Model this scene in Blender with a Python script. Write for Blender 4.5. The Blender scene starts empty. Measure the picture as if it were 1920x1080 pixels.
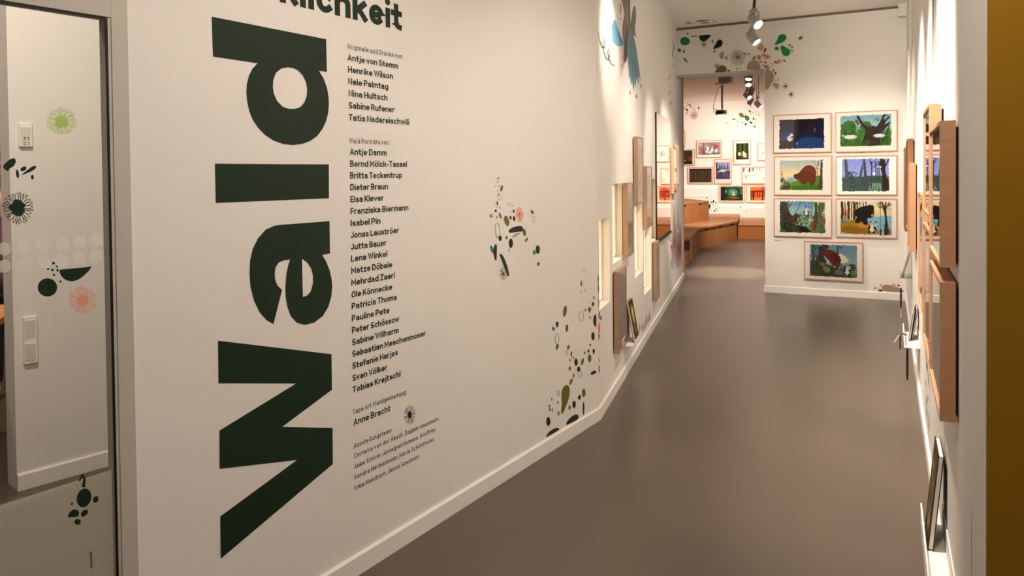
import bpy, bmesh, math, random
import numpy as np
from mathutils import Vector, Matrix
from mathutils.geometry import tessellate_polygon

random.seed(7)
SC = bpy.context.scene
COL = SC.collection

# ------------------------------------------------------------------ camera
F, PY, PITCH, ROLL, EYE = 1376.0, 353.3, .0188, .0104, 1.6
_c, _s = math.cos(PITCH), math.sin(PITCH)
_r, _u, FWD = Vector((1, 0, 0)), Vector((0, _s, _c)), Vector((0, _c, -_s))
CR = math.cos(ROLL) * _r - math.sin(ROLL) * _u
CU = math.sin(ROLL) * _r + math.cos(ROLL) * _u
CP = Vector((0, 0, EYE))
cam = bpy.data.cameras.new('camera')
cam.sensor_fit = 'HORIZONTAL'
cam.sensor_width = 36
cam.lens = F * 36 / 1920
cam.shift_y = -(540 - PY) / 1920
cam.clip_start = .02
co = bpy.data.objects.new('camera', cam)
COL.objects.link(co)
m3 = Matrix((CR, CU, -FWD)).transposed()
co.matrix_world = Matrix.Translation(CP) @ m3.to_4x4()
SC.camera = co

# ------------------------------------------------------------------ world, exposure
w = bpy.data.worlds.new('world')
SC.world = w
w.use_nodes = True
w.node_tree.nodes['Background'].inputs[0].default_value = (1, .9, .8, 1)
w.node_tree.nodes['Background'].inputs[1].default_value = .05
SC.view_settings.view_transform = 'Standard'
SC.view_settings.look = 'None'
SC.view_settings.gamma = 1
SC.view_settings.exposure = 0.68
try:
    SC.view_settings.use_curve_mapping = False
except Exception:
    pass
WARM = (1.0, .852, .72)
PINK = (1.0, .80, .68)


def ray(x, y):
    return FWD + (x - 960) / F * CR - (y - PY) / F * CU


def onz(x, y, z=0):
    d = ray(x, y)
    return CP + d * ((z - EYE) / d.z)


class Wall:
    """a vertical plane: origin, direction along it, normal into the room"""
    def __init__(s, o, d, sg):
        s.o = Vector((o[0], o[1]))
        s.d = Vector((d[0], d[1])).normalized()
        s.sg = sg
        s.n = Vector((s.d.y, -s.d.x)) * sg
        s.rot = math.atan2(s.d.y, s.d.x)

    def px(s, x, y, off=0):
        r = ray(x, y)
        o = s.o + s.n * off
        t = (o - CP.xy).dot(s.n) / r.xy.dot(s.n)
        p = CP + r * t
        return (p.xy - o).dot(s.d), p.z

    def w(s, a, z, off=0):
        q = s.o + s.d * a + s.n * off
        return Vector((q.x, q.y, z))

    def y(s, off):          # local y of a height above the wall
        return -s.sg * off


def shift(o, d, sg, off):
    d = Vector(d).normalized()
    return Vector((o[0], o[1])) + Vector((d.y, -d.x)) * sg * off


def meet(a, b):
    # s along a where a meets b
    t = (b.o - a.o)
    det = a.d.x * (-b.d.y) + b.d.x * a.d.y
    return (t.x * (-b.d.y) + b.d.x * t.y) / det


dirv = lambda a: (math.sin(a), math.cos(a))
BT = .015                                   # baseboard thickness
footA = onz(1126.7, 787.2)
aA, aB, aK = .57778, .30943, 2.0481
A = Wall(shift(footA, dirv(aA), 1, -BT), dirv(aA), 1)
B = Wall(shift(footA, dirv(aB), 1, -BT), dirv(aB), 1)
B.o = A.o + A.d * meet(A, B)
A.o = B.o.copy()                            # both start at the shared corner
footK = onz(1695, 564)
K = Wall(shift(footK, dirv(aK), 1, -BT), dirv(aK), 1)
R = Wall((.228, 0), (.512, 1), -1)
K.o = K.o + K.d * meet(K, R)
R.o = K.o.copy()                            # s is negative towards the camera
CEIL = 3.62
A0 = A.px(258.5, 1080)[0]
D = Wall(A.w(A0, 0).xy, (.74, 1), 1)        # plane of the glass door
K_JAMB = K.px(1434, 330)[0]
K_LEFT = meet(K, B)
B_END = B.px(1283.7, 517.8, BT)[0]
LINT = 2.965
R_END = R.px(1849, 500)[0]

# ------------------------------------------------------------------ materials
MATS = {}


def lin(c):
    return tuple(((v / 255) / 12.92 if v / 255 <= .04045 else ((v / 255 + .055) / 1.055) ** 2.4) for v in c)


def mat(name, rgb, rough=.6, metal=0, spec=.4, bump=0, bscale=60, vary=0, vscale=5, stretch=None, emit=0):
    if name in MATS:
        return MATS[name]
    m = bpy.data.materials.new(name)
    m.use_nodes = True
    nt = m.node_tree
    b = nt.nodes['Principled BSDF']
    c = lin(rgb) + (1,)
    b.inputs['Base Color'].default_value = c
    b.inputs['Roughness'].default_value = rough
    b.inputs['Metallic'].default_value = metal
    b.inputs['Specular IOR Level'].default_value = spec
    if emit:
        b.inputs['Emission Color'].default_value = c
        b.inputs['Emission Strength'].default_value = emit
    if vary or bump:
        tc = nt.nodes.new('ShaderNodeTexCoord')
        mp = nt.nodes.new('ShaderNodeMapping')
        nt.links.new(tc.outputs['Object'], mp.inputs[0])
        if stretch:
            mp.inputs['Scale'].default_value = stretch
    if vary:
        n = nt.nodes.new('ShaderNodeTexNoise')
        n.inputs['Scale'].default_value = vscale
        n.inputs['Detail'].default_value = 5
        nt.links.new(mp.outputs[0], n.inputs['Vector'])
        mx = nt.nodes.new('ShaderNodeMix')
        mx.data_type = 'RGBA'
        mx.inputs['A'].default_value = tuple(max(0, v * (1 - vary)) for v in c[:3]) + (1,)
        mx.inputs['B'].default_value = tuple(min(1, v * (1 + vary)) for v in c[:3]) + (1,)
        nt.links.new(n.outputs[0], mx.inputs['Factor'])
        nt.links.new(mx.outputs['Result'], b.inputs['Base Color'])
    if bump:
        n2 = nt.nodes.new('ShaderNodeTexNoise')
        n2.inputs['Scale'].default_value = bscale
        n2.inputs['Detail'].default_value = 4
        nt.links.new(mp.outputs[0], n2.inputs['Vector'])
        bp = nt.nodes.new('ShaderNodeBump')
        bp.inputs['Strength'].default_value = bump
        bp.inputs['Distance'].default_value = .002
        nt.links.new(n2.outputs[0], bp.inputs['Height'])
        nt.links.new(bp.outputs[0], b.inputs['Normal'])
    MATS[name] = m
    return m


def glass_mat(name, tint=(1, 1, 1), haze=0, hcol=(200, 200, 190), ior=1.5, gr=.0):
    m = bpy.data.materials.new(name)
    m.use_nodes = True
    nt = m.node_tree
    nt.nodes.remove(nt.nodes['Principled BSDF'])
    out = nt.nodes['Material Output']
    fr = nt.nodes.new('ShaderNodeFresnel')
    fr.inputs['IOR'].default_value = ior
    tr = nt.nodes.new('ShaderNodeBsdfTransparent')
    tr.inputs[0].default_value = tint + (1,)
    gl = nt.nodes.new('ShaderNodeBsdfGlossy')
    gl.inputs['Roughness'].default_value = gr
    mx = nt.nodes.new('ShaderNodeMixShader')
    nt.links.new(fr.outputs[0], mx.inputs[0])
    src = tr
    if haze:
        df = nt.nodes.new('ShaderNodeBsdfDiffuse')
        df.inputs[0].default_value = lin(hcol) + (1,)
        tl = nt.nodes.new('ShaderNodeBsdfTranslucent')
        tl.inputs[0].default_value = lin(hcol) + (1,)
        m1 = nt.nodes.new('ShaderNodeMixShader')
        m1.inputs[0].default_value = .5
        nt.links.new(df.outputs[0], m1.inputs[1])
        nt.links.new(tl.outputs[0], m1.inputs[2])
        m2 = nt.nodes.new('ShaderNodeMixShader')
        m2.inputs[0].default_value = haze
        nt.links.new(tr.outputs[0], m2.inputs[1])
        nt.links.new(m1.outputs[0], m2.inputs[2])
        src = m2
    nt.links.new(src.outputs[0], mx.inputs[1])
    nt.links.new(gl.outputs[0], mx.inputs[2])
    nt.links.new(mx.outputs[0], out.inputs[0])
    return m


M_WALL = mat('wall_paint', (232, 229, 224), .85, spec=.2, bump=.15, bscale=180)
M_CEIL = mat('ceiling_paint', (244, 241, 236), .9, spec=.2)
M_FLOOR = mat('linoleum', (91, 80, 69), .30, spec=.45, vary=.10, vscale=1.3, bump=.06, bscale=14)
M_TRIM = mat('trim_white', (238, 235, 230), .5, spec=.4)
M_OCHRE = mat('ochre_paint', (160, 117, 20), .8, spec=.2)
M_OAK = mat('oak', (190, 144, 110), .5, spec=.3, vary=.16, vscale=6, stretch=(1, 1, 14))
M_OAKH = mat('oak_pale', (205, 160, 122), .5, spec=.3, vary=.16, vscale=6, stretch=(14, 1, 1))
M_BENCH = mat('bench_wood', (182, 126, 76), .5, spec=.3, vary=.34, vscale=2.6, stretch=(.5, 4, 7))
M_BENCHT = mat('bench_plank', (186, 132, 88), .5, spec=.3, vary=.25, vscale=3, stretch=(1, 8, 1))
M_SLAB = mat('bench_veneer', (176, 112, 58), .45, spec=.3, vary=.15, vscale=2, stretch=(.3, 1, 14))
M_DARK = mat('dark_gap', (22, 17, 14), .8)
M_BLACK = mat('black', (14, 13, 13), .5)
M_PAPER = mat('paper', (240, 235, 228), .8, spec=.2)
M_ALU = mat('aluminium', (190, 186, 176), .42, metal=.0, spec=.5)
M_STEEL = mat('brushed_steel', (150, 145, 138), .3, metal=.9)
M_LAMPG = mat('lamp_grey', (178, 172, 165), .45, spec=.4)
M_GAP = mat('shadow_gap', (120, 106, 92), .8)
M_GLASS = glass_mat('picture_glass')
M_PANE = glass_mat('door_glass', (.93, .94, .92), ior=1.45)
M_FILM = glass_mat('frosted_film', (.75, .77, .74), haze=.88, hcol=(226, 224, 210), ior=1.3, gr=.3)
M_DOT = glass_mat('white_film', (.9, .9, .9), haze=.5, hcol=(246, 244, 240), ior=1.2, gr=.3)
M_ACRYL = glass_mat('clear_acrylic', (.95, .96, .95), haze=.25, hcol=(235, 235, 232))
M_LENS = mat('lamp_lens', (255, 246, 232), .3, emit=14)
M_WINGLOW = mat('glowing_pane', (255, 226, 178), .6, emit=.85)
M_MIRROR = mat('mirror', (226, 222, 212), .02, metal=1)


def vin(rgb):
    return mat('vinyl_%d_%d_%d' % tuple(rgb), rgb, .55, spec=.3)


DK, OL, GR, TP, CO = (22, 36, 24), (104, 96, 36), (10, 128, 66), (158, 136, 116), (240, 120, 96)
TAN, RED, LIM, ORA = (196, 148, 116), (120, 40, 24), (56, 140, 40), (206, 122, 60)


# ------------------------------------------------------------------ mesh helpers
class MB:
    def __init__(s):
        s.v, s.f, s.mi = [], [], []

    def add(s, vs, fs, mi=0):
        k = len(s.v)
        s.v += [tuple(v) for v in vs]
        s.f += [tuple(i + k for i in f) for f in fs]
        s.mi += [mi] * len(fs)

    def box(s, x0, x1, y0, y1, z0, z1, mi=0):
        x0, x1 = min(x0, x1), max(x0, x1)
        y0, y1 = min(y0, y1), max(y0, y1)
        z0, z1 = min(z0, z1), max(z0, z1)
        v = [(x, y, z) for z in (z0, z1) for y in (y0, y1) for x in (x0, x1)]
        s.add(v, [(0, 2, 3, 1), (4, 5, 7, 6), (0, 1, 5, 4), (2, 6, 7, 3), (0, 4, 6, 2), (1, 3, 7, 5)], mi)
        return s

    def prism(s, pts, axis, a, b, mi=0):
        """pts 2D polygon extruded along axis ('x','y','z') from a to b"""
        def q(p, h):
            return {'z': (p[0], p[1], h), 'y': (p[0], h, p[1]), 'x': (h, p[0], p[1])}[axis]
        n = len(pts)
        v = [q(p, a) for p in pts] + [q(p, b) for p in pts]
        tri = tessellate_polygon([[Vector((p[0], p[1], 0)) for p in pts]])
        fs = [tuple(t) for t in tri] + [tuple(i + n for i in reversed(t)) for t in tri]
        fs += [(i, (i + 1) % n, n + (i + 1) % n, n + i) for i in range(n)]
        s.add(v, fs, mi)
        return s

    def tube(s, pts, r, n=8, mi=0, caps=True):
        pts = [Vector(p) for p in pts]
        rings = []
        for i, p in enumerate(pts):
            t = (pts[min(i + 1, len(pts) - 1)] - pts[max(i - 1, 0)]).normalized()
            a = Vector((0, 0, 1)) if abs(t.z) < .9 else Vector((1, 0, 0))
            u = t.cross(a).normalized()
            w_ = t.cross(u)
            rr = r[i] if isinstance(r, (list, tuple)) else r
            rings.append([p + (u * math.cos(2 * math.pi * k / n) + w_ * math.sin(2 * math.pi * k / n)) * rr for k in range(n)])
        v = [q for ring in rings for q in ring]
        fs = [(i * n + k, i * n + (k + 1) % n, (i + 1) * n + (k + 1) % n, (i + 1) * n + k) for i in range(len(pts) - 1) for k in range(n)]
        if caps:
            fs += [tuple(range(n)), tuple((len(pts) - 1) * n + k for k in reversed(range(n)))]
        s.add(v, fs, mi)
        return s

    def flat(s, pts3, mi=0):
        n = len(pts3)
        tri = tessellate_polygon([[Vector(p) for p in pts3]])
        s.add(pts3, [tuple(t) for t in tri], mi)
        return s


def obj(name, mb, mats, parent=None, loc=None, rot=0, smooth=False):
    me = bpy.data.meshes.new(name)
    me.from_pydata(mb.v, [], mb.f)
    for m in (mats if isinstance(mats, (list, tuple)) else [mats]):
        me.materials.append(m)
    me.polygons.foreach_set('material_index', mb.mi)
    bm = bmesh.new()
    bm.from_mesh(me)
    bmesh.ops.recalc_face_normals(bm, faces=bm.faces)
    bm.to_mesh(me)
    bm.free()
    if smooth:
        me.polygons.foreach_set('use_smooth', [True] * len(me.polygons))
    o = bpy.data.objects.new(name, me)
    COL.objects.link(o)
    if parent:
        o.parent = parent
    if loc is not None:
        o.location = loc
    o.rotation_euler = (0, 0, rot)
    return o


def tag(o, label, cat, group=None, kind=None):
    o['label'] = label
    o['category'] = cat
    if group:
        o['group'] = group
    if kind:
        o['kind'] = kind
    return o


def thing(name, loc, rot, label, cat, group=None):
    o = bpy.data.objects.new(name, None)
    o.empty_display_size = .1
    COL.objects.link(o)
    o.location = loc
    o.rotation_euler = (0, 0, rot)
    return tag(o, label, cat, group)


def struct(name, mb, mats, loc=None, rot=0):
    o = obj(name, mb, mats, None, loc, rot)
    o['kind'] = 'structure'
    return o


# ------------------------------------------------------------------ lamps, seen and added
def spot(loc, target, watts, size, blend=.6, col=WARM, rad=.04, parent=None):
    l = bpy.data.lights.new('spot_beam', 'SPOT')
    l.energy = watts
    l.spot_size = math.radians(size)
    l.spot_blend = blend
    l.color = col
    l.shadow_soft_size = rad
    o = bpy.data.objects.new('spot_beam', l)
    COL.objects.link(o)
    d = Vector(target) - Vector(loc)
    o.rotation_euler = d.to_track_quat('-Z', 'Y').to_euler()
    o.location = loc
    return o


def track_lamp(mount, target, watts, size, label, drop=.17, L=.16, r=.055, blend=.6, col=WARM, group='spotlights on the ceiling tracks'):
    """spotlight hanging from a track: adapter, arm, yoke, can, glowing lens"""
    mount = Vector(mount)
    piv = mount - Vector((0, 0, drop))
    d = (Vector(target) - piv).normalized()
    t = thing('track_spotlight', mount, 0, label, 'spotlight', group)
    a = MB()
    a.box(-.02, .02, -.05, .05, -.035, 0)
    obj('adapter', a, M_LAMPG, t)
    side = d.cross(Vector((0, 0, 1))).normalized()
    p0 = piv - mount
    b = MB()
    b.tube([(0, 0, -.03), (0, 0, -drop + .1)], .009)
    b.tube([Vector((0, 0, -drop + .1)) - side * (r + .012), Vector((0, 0, -drop + .1)) + side * (r + .012)], .007)
    for sg in (-1, 1):
        b.tube([Vector((0, 0, -drop + .1)) + side * sg * (r + .012), p0 + side * sg * (r + .012), p0 + side * sg * r * .9], .007)
    obj('yoke', b, M_LAMPG, t)
    c = MB()
    back, fr = p0 - d * L * .5, p0 + d * L * .5
    c.tube([back, back + d * .012, back + d * .05, fr - d * .02, fr], [r * .55, r * .8, r * .95, r * .97, r], 28)
    obj('lamp_head', c, M_LAMPG, t, smooth=False)
    ln = MB()
    ln.tube([fr + d * .0005, fr + d * .006, fr + d * .01], [r * .84, r * .78, r * .45], 24)
    obj('lens', ln, M_LENS, t)
    spot(piv + d * (L * .5 + .02), target, watts, size, blend, col, r * .8)
    return t


# ------------------------------------------------------------------ room shell
fl = MB()
fl.box(-9, 15, -6, 28, -.1, 0)
struct('floor', fl, M_FLOOR)
ce = MB()
ce.box(-9, 15, -6, 28, CEIL, CEIL + .1)
struct('ceiling', ce, M_CEIL)

# near left wall with the lettering
wb = MB()
wb.box(A0, 0, 0, .12, 0, CEIL)
struct('wall_left_near', wb, M_WALL, A.w(0, 0), A.rot)

# far left wall with slots
NICHE = [(1122.5, 414, 1143, 584), (1148, 345, 1168, 496), (1189.5, 388, 1205.5, 523), (1207, 432, 1220.5, 556), (1221, 336, 1232.5, 455)]
holes = []
for (x0, y0, x1, y1) in NICHE:
    s0, zt = B.px(x0, y0)
    s1 = B.px(x1, 450)[0]
    zb = B.px(x0, y1)[1]
    holes.append((max(s0, .03), s1, zb, zt))
ss = sorted({0, B_END} | {h[0] for h in holes} | {h[1] for h in holes})
zz = sorted({0, CEIL} | {h[2] for h in holes} | {h[3] for h in holes})
wb = MB()
ND = .16
for i in range(len(ss) - 1):
    for j in range(len(zz) - 1):
        sc_, zc = (ss[i] + ss[i + 1]) / 2, (zz[j] + zz[j + 1]) / 2
        if any(h[0] < sc_ < h[1] and h[2] < zc < h[3] for h in holes):
            continue
        wb.add([(ss[i], 0, zz[j]), (ss[i + 1], 0, zz[j]), (ss[i + 1], 0, zz[j + 1]), (ss[i], 0, zz[j + 1])], [(0, 1, 2, 3)])
for (a, b, z0, z1) in holes:
    q = [(a, z0), (b, z0), (b, z1), (a, z1)]
    for k in range(4):
        p, r_ = q[k], q[(k + 1) % 4]
        wb.add([(p[0], 0, p[1]), (r_[0], 0, r_[1]), (r_[0], ND, r_[1]), (p[0], ND, p[1])], [(0, 1, 2, 3)])
wb.add([(B_END, 0, 0), (B_END, .3, 0), (B_END, .3, CEIL), (B_END, 0, CEIL)], [(0, 1, 2, 3)])
wb.add([(0, .3, 0), (B_END, .3, 0), (B_END, .3, CEIL), (0, .3, CEIL)], [(0, 1, 2, 3)])
wb.add([(0, 0, 0), (0, .3, 0), (0, .3, CEIL), (0, 0, CEIL)], [(0, 1, 2, 3)])
struct('wall_left_far', wb, M_WALL, B.w(0, 0), B.rot)
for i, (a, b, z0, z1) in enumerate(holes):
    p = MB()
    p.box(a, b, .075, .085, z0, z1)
    o = obj('window_%d' % (i + 1), p, M_WINGLOW, None, B.w(0, 0), B.rot)  # pane emits its own glow in place of light from behind
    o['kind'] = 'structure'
    f_ = MB()
    for (u0, u1, v0, v1) in ((a, a + .02, z0, z1), (b - .02, b, z0, z1), (a + .02, b - .02, z0, z0 + .02), (a + .02, b - .02, z1 - .02, z1)):
        f_.box(u0, u1, .055, .075, v0, v1)
    obj('window_frame', f_, M_TRIM, o)

# lintel wall with the opening on its left
KT = .55
wk = MB()
wk.prism([(K_LEFT, LINT), (K_JAMB, LINT), (K_JAMB, 0), (.3, 0), (.3, CEIL), (K_LEFT, CEIL)], 'y', 0, KT)
struct('wall_back', wk, M_WALL, K.w(0, 0), K.rot)
g = MB()
g.box(K_LEFT, -.05, -.006, 0, 3.588, 3.615)  # dark strip stands in for the shade of the ceiling gap
struct('shadow_gap_strip', g, M_GAP, K.w(0, 0), K.rot)
g = MB()
g.box(K_LEFT, -.05, -.007, 0, 3.49, 3.585)
struct('trim_2', g, M_WALL, K.w(0, 0), K.rot)
p = onz(1693, 31, 3.47)
g = MB()
g.box(-.045, .045, -.05, .05, 3.47, CEIL)
struct('trim_3', g, M_WALL, (p.x, p.y, 0), R.rot)

# right wall
wr = MB()
wr.box(R_END, .02, 0, .3, 0, CEIL)
struct('wall_right', wr, M_WALL, R.w(0, 0), R.rot) if False else None
wr = MB()
wr.box(R_END, .02, R.y(0), R.y(-.3), 0, CEIL)
struct('wall_right', wr, M_WALL, R.w(0, 0), R.rot)
# ochre return wall of the room the picture is taken from
OC = Wall(R.w(R_END, 0).xy, (R.n.x * -1, R.n.y * -1), 1)
wo = MB()
wo.box(.001, 3.2, -.012, .3, 0, CEIL)
struct('wall_front_ochre', wo, M_OCHRE, OC.w(0, 0), OC.rot)
# closing walls out of the picture
def seg(name, p, q, th=.1, m=M_WALL, z0=0, z1=CEIL):
    p, q = Vector(p), Vector(q)
    d = q - p
    b = MB()
    b.box(0, d.length, -th, 0, z0, z1)
    return struct(name, b, m, (p.x, p.y, 0), math.atan2(d.y, d.x))
e0 = OC.w(3.2, 0).xy
DL = D.w(-3.6, 0).xy
seg('wall_right_near', e0, (e0.x, -4))
seg('wall_rear', (e0.x, -4), (DL.x, -4))
seg('wall_left_rear', (DL.x, -4), DL)

# skirting boards
BH = .082
def skirt(name, W, s0, s1, hgt=BH):
    b = MB()
    y1 = W.y(BT)
    sg = W.sg
    pts = [(0, 0), (y1, 0), (y1, hgt - .006), (y1 * .6, hgt), (0, hgt)]
    b.prism(pts, 'x', s0, s1)
    return struct(name, b, M_TRIM, W.w(0, 0), W.rot)
skirt('baseboard_left_near', A, A0 + .03, .006)
skirt('baseboard_left_far', B, -.006, B_END + BT)
skirt('baseboard_back', K, K_JAMB - BT, 0, .09)
skirt('baseboard_right', R, R_END, 0)
# oak edge at the end of the far left wall
ob = MB()
ob.box(B_END - .075, B_END + .012, -.012, .02, BH, LINT + .2)
struct('trim_4', ob, mat('oak_edge', (158, 118, 92), .6, vary=.15, vscale=5, stretch=(1, 1, .2)), B.w(0, 0), B.rot)
# ------------------------------------------------------------------ flat shapes stuck on surfaces
def ell(cx, cy, rx, ry, rot=0, n=22):
    a = math.radians(rot)
    return [(cx + rx * math.cos(t) * math.cos(a) - ry * math.sin(t) * math.sin(a),
             cy + rx * math.cos(t) * math.sin(a) + ry * math.sin(t) * math.cos(a))
            for t in (2 * math.pi * k / n for k in range(n))]


def smooth(pts, it=2):
    for _ in range(it):
        q = []
        for i in range(len(pts)):
            a, b = pts[i], pts[(i + 1) % len(pts)]
            q += [(a[0] * .75 + b[0] * .25, a[1] * .75 + b[1] * .25), (a[0] * .25 + b[0] * .75, a[1] * .25 + b[1] * .75)]
        pts = q
    return pts


def ribbon(pts, w):
    """a stroke as quads; w a number or one width per point"""
    pts = [Vector(p) for p in pts]
    L, Rr = [], []
    for i, p in enumerate(pts):
        a = (p - pts[i - 1]).normalized() if i else None
        b = (pts[i + 1] - p).normalized() if i < len(pts) - 1 else None
        if a is None: a = b
        if b is None: b = a
        t = (a + b)
        t = t.normalized() if t.length > 1e-6 else a
        nrm = Vector((-t.y, t.x))
        ww = w[i] if isinstance(w, (list, tuple)) else w
        k = ww / 2 / max(.45, nrm.dot(Vector((-a.y, a.x))))
        L.append(p + nrm * k)
        Rr.append(p - nrm * k)
    return [[tuple(L[i]), tuple(L[i + 1]), tuple(Rr[i + 1]), tuple(Rr[i])] for i in range(len(pts) - 1)]


def ringp(cx, cy, rx, ry, rot=0, w=2.2):
    rnd = random.Random(int(cx * 7 + cy))
    p = ell(cx, cy, rx, ry, rot, 12)
    p = smooth([(cx + (x - cx) * rnd.uniform(.8, 1.15), cy + (y - cy) * rnd.uniform(.85, 1.1)) for x, y in p], 1)
    p = p + [p[0]]
    return ribbon(p, w)


def star(cx, cy, rx, ry, n=13, solid=.28, w=.055, seed=1, hollow=0):
    """coral-like burst: branching arms round a lumpy middle"""
    rnd = random.Random(seed)
    P = []
    def arm(x, y, a, l, w_, dep):
        x2, y2 = x + math.cos(a) * l, y + math.sin(a) * l
        P.extend(ribbon([(x, y), (x2, y2)], [w_, w_ * .7]))
        if dep:
            arm(x2, y2, a + rnd.uniform(.2, .5), l * rnd.uniform(.5, .75), w_ * .7, dep - 1)
            arm(x2, y2, a - rnd.uniform(.2, .5), l * rnd.uniform(.5, .75), w_ * .7, dep - 1)
    for k in range(n):
        a = 2 * math.pi * (k + rnd.uniform(-.25, .25)) / n
        arm(math.cos(a) * (solid * .7 + hollow), math.sin(a) * (solid * .7 + hollow), a, (1 - solid * .7 - hollow) * .42, w, 2)
    if solid:
        P.append([(math.cos(t) * solid * rnd.uniform(.75, 1.25), math.sin(t) * solid * rnd.uniform(.75, 1.25)) for t in (2 * math.pi * k / 16 for k in range(16))])
    return [[(cx + x * rx, cy + y * ry) for x, y in p] for p in P]


def shape_mesh(name, polys, tf, m, parent=None, loc=None, rot=0, step=3e-5, nrm=(0, -1, 0)):
    """polys in some 2D space; tf maps one 2D point to local 3D; layers step off the surface a hair"""
    b = MB()
    nv = Vector(nrm)
    for i, p in enumerate(polys):
        b.flat([Vector(tf(q)) + nv * step * (i % 12) for q in p])
    return obj(name, b, m, parent, loc, rot)


def motif(name, label, cat, W, crop, shapes, group=None, off=.0008, parent=None, size=1):
    """a patch of cut vinyl shapes on a wall. crop=(x0,y0,scale): shapes are in that magnified frame"""
    x0, y0, k = crop
    P = lambda q: W.px(x0 + q[0] / k, y0 + q[1] / k, off)
    prepared = []
    for sh in shapes:
        kind = sh[0]
        if kind == 'e':
            prepared.append(('dot' if max(sh[3], sh[4]) / min(sh[3], sh[4]) < 1.5 else 'leaf_shape', [ell(*sh[1:5], *(sh[6:7]))], sh[5]))
        elif kind == 'p':
            prepared.append(('leaf_shape', [smooth(sh[1], sh[3] if len(sh) > 3 else 2)], sh[2]))
        elif kind == 'r':
            prepared.append(('outline_ring', ringp(*sh[1:5], *(sh[6:8])), sh[5]))
        elif kind == 's':
            prepared.append(('starburst', star(*sh[1:5], **(sh[6] if len(sh) > 6 else {})), sh[5]))
        elif kind == 'l':
            prepared.append(('stroke', ribbon(sh[1], sh[2]), sh[3]))
    allp = [P(q) for _, ps, _c in prepared for p in ps for q in p]
    s0 = (min(a for a, z in allp) + max(a for a, z in allp)) / 2
    z0 = min(z for a, z in allp)
    if parent is None:
        t = thing(name, W.w(s0, z0), W.rot, label, cat, group)
        ds, dz = s0, z0
    else:
        t, ds, dz = parent, 0, 0
    for i, (nm, ps, colr) in enumerate(prepared):
        oo = off + 4e-5 * (i % 10)
        def tf(q):
            a, z = P(q)
            return (a - ds, W.y(oo), z - dz)
        shape_mesh(nm, ps, tf, vin(colr), t, step=2e-5, nrm=(0, W.y(1), 0))
    return t


# ------------------------------------------------------------------ lettering
def arc(cx, cy, rx, ry, a0, a1, n=None):
    n = n or max(4, int(abs(a1 - a0) / 20))
    return [(cx + rx * math.cos(math.radians(a0 + (a1 - a0) * k / n)), cy + ry * math.sin(math.radians(a0 + (a1 - a0) * k / n))) for k in range(n + 1)]


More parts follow.
